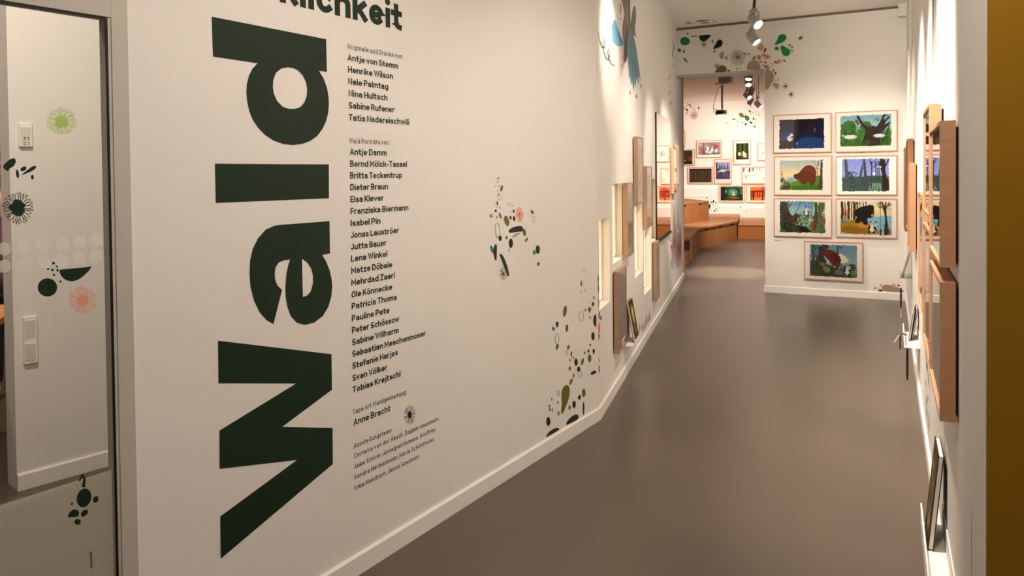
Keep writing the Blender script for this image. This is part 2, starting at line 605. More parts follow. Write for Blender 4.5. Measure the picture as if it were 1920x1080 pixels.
X = .72
def o_(w=.44): return arc(w / 2, .36, w / 2, .36, 90, 450, 20)
GL = {
 'a': (.42, [arc(.2, .5, .19, .22, 148, 0) + [(.39, 0)], [(.39, .42), (.2, .42)] + arc(.18, .21, .18, .21, 90, 270) + [(.24, 0), (.39, .12)]]),
 'b': (.44, [[(0, 1), (0, 0)], o_()]),
 'c': (.40, [arc(.22, .36, .22, .36, 45, 315)]),
 'd': (.44, [[(.44, 1), (.44, 0)], o_()]),
 'e': (.44, [[(.01, .36), (.44, .36)] + arc(.22, .36, .22, .36, 0, 315)]),
 'f': (.26, [[(.1, 0), (.1, .8)] + arc(.26, .8, .16, .2, 180, 90), [(-.03, .70), (.26, .70)]]),
 'g': (.44, [arc(.22, .38, .22, .34, 90, 450, 20), [(.44, .72), (.44, -.04)] + arc(.23, -.04, .21, .2, 0, -140)]),
 'h': (.42, [[(0, 1), (0, 0)], [(0, .44)] + arc(.21, .48, .21, .24, 180, 0) + [(.42, 0)]]),
 'i': (0, [[(0, .72), (0, 0)], 'dot0']),
 'j': (.06, [[(.06, .72), (.06, -.08)] + arc(-.08, -.08, .14, .16, 0, -90), 'dot.06']),
 'k': (.40, [[(0, 1), (0, 0)], [(.38, .72), (.03, .3)], [(.15, .44), (.41, 0)]]),
 'l': (0, [[(0, 1), (0, 0)]]),
 'm': (.66, [[(0, .72), (0, 0)], [(0, .46)] + arc(.165, .5, .165, .22, 180, 0) + [(.33, 0)], [(.33, .46)] + arc(.495, .5, .165, .22, 180, 0) + [(.66, 0)]]),
 'n': (.42, [[(0, .72), (0, 0)], [(0, .44)] + arc(.21, .48, .21, .24, 180, 0) + [(.42, 0)]]),
 'o': (.44, [o_()]),
 'p': (.44, [[(0, .72), (0, -.26)], o_()]),
 'r': (.25, [[(0, .72), (0, 0)], [(0, .40)] + arc(.2, .46, .2, .26, 180, 75)]),
 's': (.38, [arc(.19, .54, .18, .18, 35, 270) + arc(.19, .18, .19, .18, 90, -145)]),
 't': (.27, [[(.1, .95), (.1, .18)] + arc(.26, .18, .16, .18, 180, 270), [(-.05, .70), (.27, .70)]]),
 'u': (.42, [[(0, .72), (0, .24)] + arc(.21, .24, .21, .24, 180, 360), [(.42, .72), (.42, 0)]]),
 'v': (.42, [[(0, .72), (.21, 0), (.42, .72)]]),
 'w': (.66, [[(0, .72), (.165, 0), (.33, .72), (.495, 0), (.66, .72)]]),
 'y': (.42, [[(0, .72), (.21, .02)], [(.42, .72), (.12, -.26)]]),
 'z': (.36, [[(0, .72), (.36, .72), (0, 0), (.36, 0)]]),
 '-': (.24, [[(.0, .36), (.24, .36)]]),
 ':': (0, ['dot0@.62', 'dot0@.06']), '.': (0, ['dot0@.06']),
 ',': (.04, [[(.04, .06), (0, -.12)]]),
 'A': (.54, [[(0, 0), (.27, 1), (.54, 0)], [(.09, .3), (.45, .3)]]),
 'B': (.48, [[(0, 0), (0, 1)], [(0, 1), (.22, 1)] + arc(.22, .76, .22, .24, 90, -90) + [(0, .52)], [(0, .52), (.25, .52)] + arc(.25, .26, .23, .26, 90, -90) + [(0, 0)]]),
 'C': (.48, [arc(.27, .5, .27, .5, 45, 315)]),
 'D': (.50, [[(0, 0), (0, 1)], [(0, 1), (.2, 1)] + arc(.2, .5, .3, .5, 90, -90) + [(0, 0)]]),
 'E': (.40, [[(.40, 1), (0, 1), (0, 0), (.40, 0)], [(0, .52), (.36, .52)]]),
 'F': (.38, [[(.40, 1), (0, 1), (0, 0)], [(0, .5), (.35, .5)]]),
 'G': (.52, [arc(.27, .5, .27, .5, 48, 350) + [(.54, .45), (.32, .45)]]),
 'H': (.50, [[(0, 0), (0, 1)], [(.50, 0), (.50, 1)], [(0, .52), (.50, .52)]]),
 'I': (0, [[(0, 0), (0, 1)]]),
 'J': (.34, [[(.34, 1), (.34, .25)] + arc(.17, .25, .17, .25, 0, -160)]),
 'K': (.48, [[(0, 0), (0, 1)], [(.46, 1), (.03, .42)], [(.16, .58), (.49, 0)]]),
 'L': (.38, [[(0, 1), (0, 0), (.38, 0)]]),
 'M': (.64, [[(0, 0), (0, 1), (.32, .32), (.64, 1), (.64, 0)]]),
 'N': (.50, [[(0, 0), (0, 1), (.50, 0), (.50, 1)]]),
 'O': (.54, [arc(.27, .5, .27, .5, 90, 450, 22)]),
 'P': (.48, [[(0, 0), (0, 1)], [(0, 1), (.24, 1)] + arc(.24, .73, .24, .27, 90, -90) + [(0, .46)]]),
 'R': (.50, [[(0, 0), (0, 1)], [(0, 1), (.24, 1)] + arc(.24, .73, .24, .27, 90, -90) + [(0, .46)], [(.24, .46), (.50, 0)]]),
 'S': (.46, [arc(.23, .75, .22, .25, 35, 270) + arc(.23, .25, .23, .25, 90, -145)]),
 'T': (.46, [[(0, 1), (.46, 1)], [(.23, 1), (.23, 0)]]),
 'V': (.52, [[(0, 1), (.26, 0), (.52, 1)]]),
 'W': (.80, [[(0, 1), (.2, 0), (.4, 1), (.6, 0), (.8, 1)]]),
 'Z': (.46, [[(0, 1), (.46, 1), (0, 0), (.46, 0)]]),
}
for ch, base in (('ö', 'o'), ('ä', 'a')):
    wd, st = GL[base]
    GL[ch] = (wd, list(st) + ['dot%.2f' % (wd / 2 - .12), 'dot%.2f' % (wd / 2 + .12)])


def glyph_polys(ch, wt, slab):
    wd, st = GL[ch]
    h = wt / 2
    def ym(y):
        k = [(-.26, -.26 + h), (0, h), (X, X - h), (1, 1 - h)]
        for (a, b), (c, d) in zip(k, k[1:]):
            if y <= c:
                return b + (y - a) / (c - a) * (d - b)
        return y - h
    out = []
    for s_ in st:
        if isinstance(s_, str):
            s_ = s_[3:]
            x, _, y = s_.partition('@')
            x, y = float(x), float(y or .93)
            r = wt * .58
            out.append(ell(x, max(y, r) if y < .1 else y, r, r, 0, 10))
            continue
        p = [Vector((x, ym(y))) for x, y in s_]
        closed = (p[0] - p[-1]).length < 1e-5
        if not closed:
            p[0] = p[0] + (p[0] - p[1]).normalized() * h * .98
            p[-1] = p[-1] + (p[-1] - p[-2]).normalized() * h * .98
        for q in ribbon(p, wt):
            out.append(q)
        if slab and not closed:
            for e, nb, src in ((p[0], p[1], s_[0]), (p[-1], p[-2], s_[-1])):
                d = (e - nb).normalized()
                if abs(d.y) > .7 and any(abs(src[1] - v) < .03 for v in (0, X, 1, -.26)):
                    yy = e.y - math.copysign(wt * .35, d.y)
                    top = d.y > 0
                    l, r = (.11, .11)
                    if top and ch.islower() and ch not in 'vwy':
                        r = 0
                    if ch == 't' and top:
                        continue
                    out.append([(e.x - l, yy - wt * .35), (e.x + r + .001, yy - wt * .35), (e.x + r + .001, yy + wt * .35), (e.x - l, yy + wt * .35)])
    return out, wd


def layout(text, wt, slab):
    x = wt / 2
    res, starts = [], []
    for ch in text:
        starts.append(x)
        if ch == ' ':
            x += .22 if not slab else .26
            continue
        ps, wd = glyph_polys(ch, wt, slab)
        if slab and ch in 'ilI':
            x += .06
        for p in ps:
            res.append([(q[0] + x, q[1]) for q in p])
        x += wd + wt + (.085 if not slab else (.20 if ch not in 'ilI' else .24))
    return res, x - (.085 if not slab else .20) - wt / 2, starts


def text_line(name, text, W, px0, xr, cap, wt, slab, parent, base, mats, off=.0008, start=0):
    s0, z0 = W.px(*px0, off)
    y = px0[1]
    for _ in range(4):
        s1, z1 = W.px(xr, y, off)
        y += (z1 - z0) * F / 3.0
    ps, wd, st = layout(text, wt, slab)
    xa = st[start] - wt / 2
    kx = (s1 - s0) / (wd - xa)
    return shape_mesh(name, ps, lambda q: (s0 + (q[0] - xa) * kx - base[0], W.y(off), z0 + q[1] * cap - base[1]), mats, parent, step=1.5e-5)


M_TXT = mat('lettering_green', (16, 40, 22), .55, spec=.3)
cap = A.px(652.5, 101.0)[1] - A.px(652.5, 113.2)[1]
CH, CS = cap, cap * .74


def text_block(name, label, lines):
    """lines: (text, baseline-left px, right px x, style)"""
    s0 = A.px(*lines[0][1])[0]
    z0 = A.px(*lines[-1][1])[1]
    t = thing(name, A.w(s0, z0), A.rot, label, 'wall text')
    for txt, p, xr, sty in lines:
        if sty == 'b':
            text_line('text_line', txt, A, p, xr, CH, .175, False, t, (s0, z0), M_TXT)
        else:
            text_line('text_line', txt, A, p, xr, CS, .13, True, t, (s0, z0), M_TXT)
    return t


text_block('credits_text', 'topmost block of dark green names below Originale und Drucke von', [
    ('Originale und Drucke von:', (651.5, 90.7), 755.5, 's'), ('Antje von Stemm', (652, 113.2), 746.7, 'b'),
    ('Henrike Wilson', (652.6, 135.8), 737, 'b'), ('Nele Palmtag', (653, 158), 728, 'b'), ('Nina Hultsch', (653.6, 180.5), 726.5, 'b'),
    ('Sabine Rufener', (654, 203), 740, 'b'), ('Tatia Nadareischwili', (654, 225.7), 767, 'b')])
NM = ['Antje Damm', 'Bernd Mölck-Tassel', 'Britta Teckentrup', 'Dieter Braun', 'Elsa Klever', 'Franziska Biermann', 'Isabel Pin', 'Jonas Lauströer',
      'Jutta Bauer', 'Lena Winkel', 'Matze Döbele', 'Mehrdad Zaeri', 'Ole Könnecke', 'Patricia Thoma', 'Pauline Pete', 'Peter Schössow',
      'Sabine Wilharm', 'Sebastian Meschenmoser', 'Stefanie Harjes', 'Sven Völker', 'Tobias Krejtschi']
YB = [290.3, 312.8, 335, 357.2, 379.6, 402, 424.4, 446.6, 468.7, 491, 513.6, 536, 558.4, 580.5, 603.4, 625.5, 648, 670, 692.2, 715, 737.2]
XE = [725, 763, 754, 727.5, 719.5, 765.7, 713.5, 748, 725, 726.5, 735.5, 740.5, 735.3, 744, 730, 748.5, 747.5, 798, 746, 726, 751]
text_block('credits_text', 'long middle block of dark green names below Wald Porträts von',
           [('Wald Porträts von:', (655.5, 268.2), 730, 's')] + [(n, (656 + (y - 290) * .0117, y), x, 'b') for n, y, x in zip(NM, YB, XE)])
text_block('credits_text', 'two dark green lines Tape Art Wandgestaltung, Anne Bracht, beside the small burst', [
    ('Tape Art Wandgestaltung:', (662, 776.8), 762, 's'), ('Anne Bracht', (662.8, 798.4), 732, 'b')])
text_block('credits_text', 'lowest block of small serif lines headed Ausstellungsteam above the skirting board', [
    ('Ausstellungsteam:', (663.4, 840.8), 735.2, 's'), ('Cornelia von der Heydt, Dagmar Gausmann,', (664, 859.8), 823.5, 's'),
    ('Anke Stöver, Annegret Homann, Iris Prey,', (664.2, 879.8), 817.6, 's'), ('Sandra Hermannsen, Maria Schönthaler,', (664.5, 899.4), 815.2, 's'),
    ('Irma Mehlhorn, Janos Szeymies', (664.8, 919.8), 786, 's')])
motif('starburst_emblem', 'small dark green burst emblem beside the name Anne Bracht', 'emblem', A, (600, 720, 4.908),
      [('s', 826, 282, 60, 98, DK, dict(n=15, solid=.3, w=.07, seed=3))])
# the heading that runs out of the top of the picture
s0, z0 = A.px(524.5, 3.9)
capT = (A.px(732, 16)[1] - A.px(732, 52.8)[1]) / X
t = thing('heading_text', A.w(s0, z0), A.rot, 'big bold heading ending in klichkeit above the rotated word, cut by the top edge', 'heading')
# one mesh per letter
hs, hz = A.px(524.5, 3.9, .0008)
y = 3.9
for _ in range(5):
    he, zc = A.px(754, y, .0008)
    y += (zc - hz) * F / 2.6
ps, wd, st = layout('Wirklichkeit', .21, False)
xa = st[3] - .105
kx = (he - hs) / (wd - xa)
for i, ch in enumerate('Wirklichkeit'):
    gp, gw = glyph_polys(ch, .21, False)
    shape_mesh('letter', gp, lambda q: (hs - s0 + (q[0] + st[i] - xa) * kx, A.y(.0008), q[1] * capT), M_TXT, t, step=1.5e-5)

# the huge rotated word
BIGL = {
 'd': ((380, 20, 3.857), [(65, 43), (893, 206), (899, 443), (842, 436), (875, 490), (900, 560), (911, 625), (913, 680), (908, 740), (893, 800), (868, 853), (830, 905), (780, 942), (720, 964), (650, 972), (580, 964), (510, 938), (450, 898), (400, 845), (362, 788), (337, 725), (322, 655), (316, 590), (320, 530), (335, 470), (360, 420), (397, 380), (75, 332)],
       [(615, 410), (570, 418), (530, 450), (512, 500), (508, 550), (515, 600), (540, 655), (580, 695), (625, 710), (665, 710), (705, 698), (735, 665), (752, 620), (756, 570), (748, 520), (725, 470), (690, 432), (655, 415)]),
 'l': ((380, 280, 3.0857), [(71, 83), (730, 87), (731, 283), (76, 310)], None),
 'a': ((380, 280, 3.0857), [(734, 415), (737, 603), (692, 611), (715, 650), (735, 700), (746, 750), (750, 790), (745, 850), (728, 910), (695, 965), (645, 1003), (590, 1016), (545, 1003), (510, 965), (490, 910), (480, 850), (479, 790), (485, 720), (495, 670), (506, 638), (470, 642), (440, 655), (422, 685), (417, 720), (420, 755), (433, 788), (460, 813), (410, 1011), (370, 988), (330, 943), (297, 875), (277, 795), (271, 715), (275, 640), (290, 575), (320, 515), (365, 464), (415, 442), (465, 435), (490, 434)],
       [(575, 634), (605, 655), (628, 690), (638, 730), (638, 775), (626, 820), (606, 845), (580, 854)]),
 'W': ((380, 620, 2.4545), [(71, 46), (593, 108), (595, 272), (366, 443), (598, 447), (599, 614), (83, 1050), (81, 855), (434, 595), (78, 636), (77, 460), (430, 243), (73, 242)], None),
}
WS, WZ = A.px(414, 1047.8)
t = thing('heading_text', A.w(WS, WZ), A.rot, 'huge dark green word Wald turned on its side, reading upwards', 'heading')
for ch in 'Wald':
    crop, outer, hole = BIGL[ch]
    def tf(q):
        a, z = A.px(crop[0] + q[0] / crop[2], crop[1] + q[1] / crop[2], .0008)
        return Vector((a - WS, A.y(.0008), z - WZ))
    loops = [[tf(q) for q in outer]] + ([[tf(q) for q in hole]] if hole else [])
    tri = tessellate_polygon([[Vector((v.x, v.z, 0)) for v in lp] for lp in loops])
    b = MB()
    b.add([v for lp in loops for v in lp], [tuple(f) for f in tri])
    obj('letter', b, M_TXT, t)

# ------------------------------------------------------------------ tape-art shapes on the walls
C1 = [('e', 247, 107, 4, 10, DK, 20), ('e', 234, 118, 3, 5, DK), ('e', 236, 142, 3, 6, DK), ('e', 249, 138, 2, 4, TP), ('e', 220, 176, 4, 4, DK), ('r', 247, 175, 5, 9, DK),
      ('e', 241, 217, 3, 7, DK), ('e', 272, 194, 10, 28, OL, 12), ('e', 242, 246, 5, 16, TP, 25), ('r', 256, 271, 16, 22, OL), ('e', 236, 321, 6, 20, DK), ('e', 216, 323, 3, 3, DK),
      ('e', 229, 357, 4, 4, DK), ('e', 258, 356, 5, 9, TP), ('e', 222, 384, 10, 11, DK), ('e', 199, 408, 3, 3, DK), ('p', [(170, 410), (190, 412), (202, 440), (172, 441)], TP), ('e', 232, 437, 6, 10, TP),
      ('e', 260, 424, 9, 27, OL, -15), ('p', [(288, 435), (315, 422), (330, 455), (341, 485), (325, 520), (300, 490)], OL), ('e', 333, 326, 4, 6, DK), ('r', 362, 341, 6, 9, DK),
      ('e', 374, 388, 8, 15, DK), ('e', 353, 393, 3, 4, DK), ('e', 347, 442, 9, 16, DK), ('e', 378, 450, 10, 22, DK, -8), ('s', 423, 415, 38, 70, CO, dict(n=15, solid=.34, w=.09, seed=4)),
      ('e', 434, 468, 3, 5, DK), ('e', 445, 490, 3, 4, TP), ('e', 530, 394, 11, 18, GR, -35), ('r', 542, 455, 13, 27, OL),
      ('p', [(333, 573), (331, 545), (370, 520), (436, 508), (450, 522), (462, 556), (400, 562)], DK), ('e', 464, 565, 14, 32, OL, -10), ('p', [(470, 650), (470, 625), (490, 603), (497, 625), (482, 645)], OL),
      ('p', [(360, 618), (372, 590), (402, 572), (438, 570), (400, 592)], TP), ('r', 238, 550, 20, 65, OL, -3, 3), ('e', 260, 615, 13, 24, DK), ('e', 314, 611, 8, 13, DK), ('e', 350, 658, 18, 40, DK),
      ('e', 333, 718, 4, 17, TP), ('e', 190, 707, 11, 34, GR, -18), ('p', [(234, 664), (213, 668), (200, 720), (212, 790), (230, 812), (232, 740)], DK), ('e', 248, 803, 3, 4, CO), ('e', 260, 838, 3, 4, CO),
      ('p', [(248, 743), (278, 752), (302, 800), (327, 870), (338, 930), (328, 945), (308, 900), (280, 820)], DK), ('s', 285, 915, 36, 66, OL, dict(n=14, solid=.3, w=.07, seed=6)), ('e', 235, 852, 3, 4, CO),
      ('e', 548, 667, 3, 3, TP), ('e', 577, 711, 18, 37, DK), ('p', [(536, 752), (536, 720), (548, 714), (560, 730), (558, 752)], GR), ('p', [(568, 838), (575, 820), (592, 815), (596, 835), (582, 853)], OL)]
motif('tape_art', 'dark, olive and green shapes round a coral burst, mid-height on the near wall', 'wall decal', A, (880, 310, 4.5), C1)
C2 = [('e', 302, 28, 3, 8, TP), ('e', 286, 100, 5, 17, OL), ('e', 284, 148, 2, 14, TP), ('e', 308, 142, 2, 12, TP), ('e', 188, 265, 11, 34, OL, 8), ('p', [(133, 328), (152, 328), (150, 350), (140, 368), (134, 350)], DK), ('e', 119, 370, 8, 12, OL, -20),
      ('e', 200, 366, 8, 22, OL), ('r', 141, 432, 12, 36, DK), ('e', 142, 478, 8, 18, GR, 20), ('r', 286, 296, 14, 30, DK), ('e', 310, 258, 4, 8, OL), ('p', [(323, 242), (345, 242), (343, 262), (332, 280)], OL), ('e', 338, 303, 4, 8, OL),
      ('e', 361, 184, 4, 8, DK), ('e', 355, 223, 7, 12, DK), ('p', [(376, 280), (360, 290), (354, 325), (362, 352), (376, 366)], DK), ('e', 355, 414, 10, 25, DK), ('e', 339, 466, 4, 8, DK), ('p', [(320, 500), (332, 488), (334, 512), (326, 516)], DK),
      ('p', [(350, 490), (368, 490), (366, 512), (357, 526)], DK), ('p', [(300, 498), (314, 515), (302, 526)], (120, 100, 70)), ('e', 335, 545, 11, 24, OL), ('e', 208, 481, 7, 15, OL, 15), ('r', 198, 514, 8, 12, DK), ('e', 226, 520, 5, 17, OL), ('e', 238, 541, 4, 8, OL),
      ('e', 218, 557, 4, 8, OL), ('e', 254, 569, 10, 22, DK), ('p', [(280, 585), (288, 552), (300, 540), (302, 565), (292, 585)], GR), ('e', 217, 607, 7, 14, OL), ('p', [(260, 596), (282, 596), (276, 626), (262, 628)], DK), ('r', 277, 640, 11, 24, DK),
      ('e', 240, 648, 5, 12, OL), ('e', 358, 631, 19, 10, DK, -28), ('p', [(212, 700), (218, 675), (236, 660), (232, 690), (220, 706)], OL), ('r', 148, 754, 6, 17, DK),
      ('p', [(190, 704), (212, 708), (218, 740), (212, 785), (195, 830), (178, 872), (167, 880), (165, 855), (170, 815), (166, 770), (172, 728)], OL), ('e', 300, 752, 11, 25, OL), ('p', [(264, 770), (284, 760), (284, 785), (268, 798)], DK),
      ('e', 243, 820, 10, 22, DK), ('p', [(208, 850), (212, 820), (225, 835), (218, 853)], OL), ('e', 110, 790, 4, 9, GR), ('e', 147, 809, 4, 10, OL), ('e', 96, 830, 5, 8, OL), ('e', 98, 850, 4, 11, GR), ('e', 113, 853, 4, 10, OL),
      ('e', 150, 874, 5, 14, OL), ('e', 89, 922, 12, 27, DK), ('e', 299, 845, 5, 42, DK), ('p', [(195, 946), (197, 925), (225, 893), (262, 874), (275, 905), (230, 928)], DK), ('p', [(70, 1022), (90, 985), (130, 960), (152, 959), (156, 972), (110, 998)], DK)]
motif('tape_art', 'spray of dark and olive shapes rising from the skirting at the wall corner', 'wall decal', A, (1000, 500, 3.176), C2)
C2b = [('e', 387, 75, 3, 25, DK), ('e', 389, 130, 3, 30, DK), ('e', 390, 215, 3, 25, TP), ('e', 392, 290, 3, 26, DK), ('e', 402, 305, 4, 15, DK), ('e', 392, 365, 6, 32, CO), ('e', 391, 415, 3, 18, DK), ('e', 392, 610, 3, 24, DK), ('e', 391, 556, 2, 15, OL)]
motif('tape_art', 'thin strip of dark shapes with coral patch just past the corner', 'wall decal', B, (1000, 500, 3.176), C2b)
C3 = [('e', 238, 417, 48, 42, GR), ('e', 265, 341, 9, 9, (20, 80, 40)), ('e', 335, 367, 40, 4, (30, 90, 50), -3), ('p', [(382, 362), (400, 358), (516, 350), (470, 395), (440, 422), (405, 417), (383, 390)], DK), ('s', 434, 450, 32, 34, OL, dict(n=12, solid=.2, w=.07, seed=8)),
      ('e', 518, 420, 6, 15, DK), ('p', [(592, 398), (616, 410), (622, 440), (606, 472), (580, 480), (518, 505), (548, 450), (568, 408)], DK), ('e', 538, 520, 8, 15, OL, 30), ('p', [(632, 518), (605, 530), (588, 560), (598, 592), (624, 603)], TP), ('e', 661, 587, 6, 15, (90, 66, 50)),
      ('s', 772, 582, 92, 97, (128, 98, 76), dict(n=22, solid=.0, w=.04, seed=9, hollow=.06)), ('e', 848, 545, 24, 10, TP, 30), ('e', 890, 546, 7, 14, TP), ('s', 560, 668, 32, 30, OL, dict(n=13, solid=.2, w=.07, seed=10)),
      ('p', [(530, 735), (570, 698), (588, 668), (620, 660), (652, 673), (664, 705), (652, 730), (590, 732)], OL), ('e', 686, 716, 12, 8, (70, 80, 40)), ('e', 766, 697, 6, 11, (90, 66, 50)), ('e', 802, 690, 12, 6, TP),
      ('p', [(972, 492), (998, 448), (1018, 440), (1038, 465), (1032, 497), (1010, 513)], TAN), ('e', 1050, 508, 10, 25, RED, 18), ('e', 1035, 558, 20, 14, TAN), ('s', 1070, 578, 42, 34, ORA, dict(n=14, solid=.36, w=.09, seed=11)),
      ('e', 990, 580, 18, 24, TP, -20), ('e', 938, 588, 14, 22, TP, 30), ('e', 1005, 625, 18, 10, TP, 15), ('e', 1052, 632, 16, 12, TP), ('e', 1022, 652, 10, 4, TP), ('p', [(865, 708), (866, 670), (888, 628), (930, 606), (972, 616), (1003, 660), (1006, 706)], TP, 1),
      ('p', [(1015, 674), (1055, 652), (1082, 664), (1100, 702), (1060, 690)], TP), ('r', 1112, 662, 15, 24, TP, 35, 3.2), ('e', 1155, 630, 12, 10, RED), ('p', [(1150, 655), (1174, 610), (1196, 603), (1224, 622), (1185, 642)], TAN), ('e', 1248, 616, 16, 8, LIM, 10),
      ('p', [(1143, 453), (1174, 410), (1184, 363), (1215, 345), (1252, 348), (1270, 375), (1262, 407), (1220, 432), (1165, 454)], GR), ('p', [(1207, 453), (1250, 473), (1297, 498), (1309, 530), (1292, 562), (1255, 571), (1223, 552), (1213, 500)], GR),
      ('e', 1167, 490, 19, 18, GR), ('p', [(1283, 462), (1302, 440), (1316, 466)], GR, 1), ('e', 1325, 478, 8, 12, LIM, 40), ('e', 1322, 513, 13, 7, LIM, 30), ('e', 1410, 384, 24, 15, LIM, -35), ('e', 183, 510, 17, 19, GR), ('p', [(213, 508), (244, 512), (232, 538), (222, 534)], GR), ('e', 245, 608, 30, 9, GR, 48),
      ('e', 1157, 741, 8, 14, RED), ('p', [(1049, 698), (1092, 701), (1142, 750), (1136, 800), (1110, 852), (1080, 902), (1049, 912)], TP, 1), ('e', 1136, 712, 10, 14, TP, 20), ('p', [(1125, 845), (1160, 836), (1190, 855), (1187, 888), (1160, 903), (1143, 880)], (176, 152, 140)),
      ('e', 1182, 810, 10, 8, TP, 40), ('e', 1147, 818, 6, 8, TP), ('s', 1258, 872, 34, 33, DK, dict(n=13, solid=.3, w=.07, seed=12)), ('s', 1315, 955, 35, 36, (20, 44, 48), dict(n=13, solid=.32, w=.07, seed=13))]
motif('tape_art', 'sweep of green, taupe and tan shapes with bursts above the opening', 'wall decal', K, (1240, 0, 5.4), C3, off=.0085)
C4 = [('p', [(1142, 888), (1150, 858), (1200, 850), (1260, 868), (1300, 880), (1345, 905), (1356, 924), (1250, 920), (1165, 916)], TP), ('p', [(1232, 860), (1250, 842), (1275, 850), (1268, 880), (1245, 880)], TAN), ('e', 1300, 860, 15, 8, RED, 10),
      ('p', [(1108, 916), (1118, 900), (1142, 896), (1164, 916)], (18, 20, 18), 1), ('e', 1136, 858, 8, 9, TP), ('e', 1080, 885, 12, 7, TP, -30), ('e', 1112, 880, 3, 4, DK), ('e', 1095, 890, 3, 3, DK), ('e', 1110, 893, 3, 3, DK), ('e', 1122, 887, 3, 4, DK)]
motif('tape_art', 'taupe mound with a tan blob low beside the right corner, on the skirting', 'wall decal', K, (1420, 360, 4.91), C4)
# on the ceiling in front of the lintel
cs = [(405, 212, 60, 8), (440, 232, 50, 5), (285, 240, 36, 4), (275, 226, 28, 5), (540, 217, 20, 5), (335, 233, 8, 3), (470, 203, 20, 4), (520, 201, 9, 3), (400, 259, 18, 3)]
pc = onz(1240 + 405 / 5.4, 220 / 5.4, CEIL)
t = thing('tape_art', pc, 0, 'flat spread of green shapes on the ceiling above the opening', 'wall decal')
for i, (x, y_, a, b_) in enumerate(cs):
    shape_mesh('leaf_shape', [ell(x, y_, a, b_, -3)], lambda q: onz(1240 + q[0] / 5.4, q[1] / 5.4, CEIL - .0008) - pc, vin((40, 130, 70)), t, nrm=(0, 0, -1))
# bird mural
BL, BT2, BD = (108, 178, 206), (92, 132, 148), (78, 68, 68)
BIRD = [('p', [(285, 190), (302, 230), (332, 320), (368, 410), (374, 464), (340, 472), (300, 462), (268, 430), (260, 390), (256, 300), (250, 260), (268, 225)], BL, 1),
        ('p', [(330, -60), (380, -60), (440, -60), (440, 80), (442, 200), (472, 350), (482, 420), (470, 500), (400, 520), (405, 600), (380, 642), (372, 560), (378, 470), (360, 340), (365, 230), (385, 150), (370, 60)], (122, 106, 98), 1),
        ('p', [(482, 48), (498, 80), (500, 200), (486, 290), (502, 388), (480, 350), (465, 382), (448, 280), (450, 190), (465, 100)], (112, 102, 98), 1),
        ('p', [(400, 330), (440, 270), (472, 350), (502, 480), (522, 620), (546, 812), (520, 760), (526, 857), (500, 790), (498, 892), (486, 840), (474, 938), (462, 830), (446, 857), (440, 760), (430, 802), (420, 640), (403, 520)], BT2, 0),
        ('p', [(372, 460), (405, 300), (425, 220), (415, 480), (405, 620), (382, 640)], BD, 1), ('p', [(420, -40), (436, -40), (438, 120), (442, 260), (425, 180)], (92, 84, 88), 1)]
for k in range(9):
    BIRD.append(('l', [(418 + k * 8, 380 + k * 10), (424 + k * 10, 560 + k * 8), (430 + k * 12, 760 + (k % 3) * 40)], 3.5, (66, 96, 112) if k % 2 else (126, 160, 172)))
for k in range(7):
    BIRD.append(('l', [(272 + k * 4, 220 + k * 38), (312 + k * 4, 300 + k * 24), (362, 430 + k * 4)], 4, (62, 100, 128)))
BIRD += [('l', [(360, 560), (375, 625), (352, 668), (338, 668)], 6, (206, 130, 112)), ('l', [(385, 630), (352, 720), (346, 755)], 6, (206, 130, 112)), ('l', [(372, 690), (352, 660)], 4, (206, 130, 112)),
         ('l', [(115, 320), (130, 400), (152, 470), (170, 492), (184, 470), (184, 420), (171, 395), (163, 430), (172, 520), (196, 592), (215, 606), (230, 580), (230, 520), (219, 492), (212, 530), (225, 595), (250, 650), (275, 668), (290, 645)], [3, 6, 9, 10, 7, 5, 4, 5, 7, 9, 10, 7, 5, 4, 5, 8, 8, 7, 3], (50, 44, 44)),
         ('l', [(338, 30), (352, 90), (344, 145), (334, 110), (340, 50)], 5, (80, 64, 64)), ('e', 340, 190, 4, 12, DK), ('e', 548, 870, 4, 20, DK), ('e', 440, 940, 4, 24, DK), ('e', 502, 975, 5, 22, DK),
         ('l', [(395, -20), (402, 120), (398, 240)], 7, (150, 120, 104)), ('l', [(412, 10), (410, 160), (420, 250)], 6, (180, 164, 120))]
motif('bird_mural', 'blue-winged bird mural with long feather tail high on the far left wall', 'mural', B, (1100, 0, 5.4), BIRD)
motif('tape_art', 'thin scatter of green and tan shapes above the mirror, beside the lintel', 'wall decal', B, (1240, 0, 5.4),
      [('e', 127, 480, 5, 30, GR), ('e', 112, 540, 4, 46, GR), ('e', 118, 430, 3, 20, (60, 110, 80)), ('e', 86, 880, 5, 12, TAN), ('e', 88, 935, 8, 16, TAN), ('e', 120, 660, 4, 16, TP), ('e', 88, 770, 3, 24, TP), ('e', 72, 800, 3, 20, TP), ('e', 95, 1040, 4, 26, OL), ('e', 70, 960, 3, 12, TP)])
# streaky tree mural low at the far end, and a little one near the book
rnd = random.Random(5)
TR = []
PAL = [(176, 88, 84), (120, 70, 84), (196, 126, 116), (100, 96, 70), (142, 104, 122), (186, 150, 156), (92, 58, 70)]
for k in range(34):
    x = 150 + 142 * ((k * .618) % 1)
    top = rnd.uniform(230, 430) if x > 160 else rnd.uniform(330, 480)
    bot = rnd.uniform(860, 1000) - (x - 150) * .35
    m_ = (top + bot) / 2
    TR.append(('l', [(x + rnd.uniform(-4, 4), top), (x + rnd.uniform(-3, 3), top + (m_ - top) * .6), (x + rnd.uniform(-3, 3), m_), (x + rnd.uniform(-5, 5), bot)], [1, rnd.uniform(2, 5), rnd.uniform(3, 7), 1.5], PAL[k % 7]))
for k in range(12):
    x = rnd.uniform(150, 250)
    TR.append(('l', [(x, rnd.uniform(0, 120)), (x + 3, rnd.uniform(300, 420))], [1, 3], PAL[k % 3]))
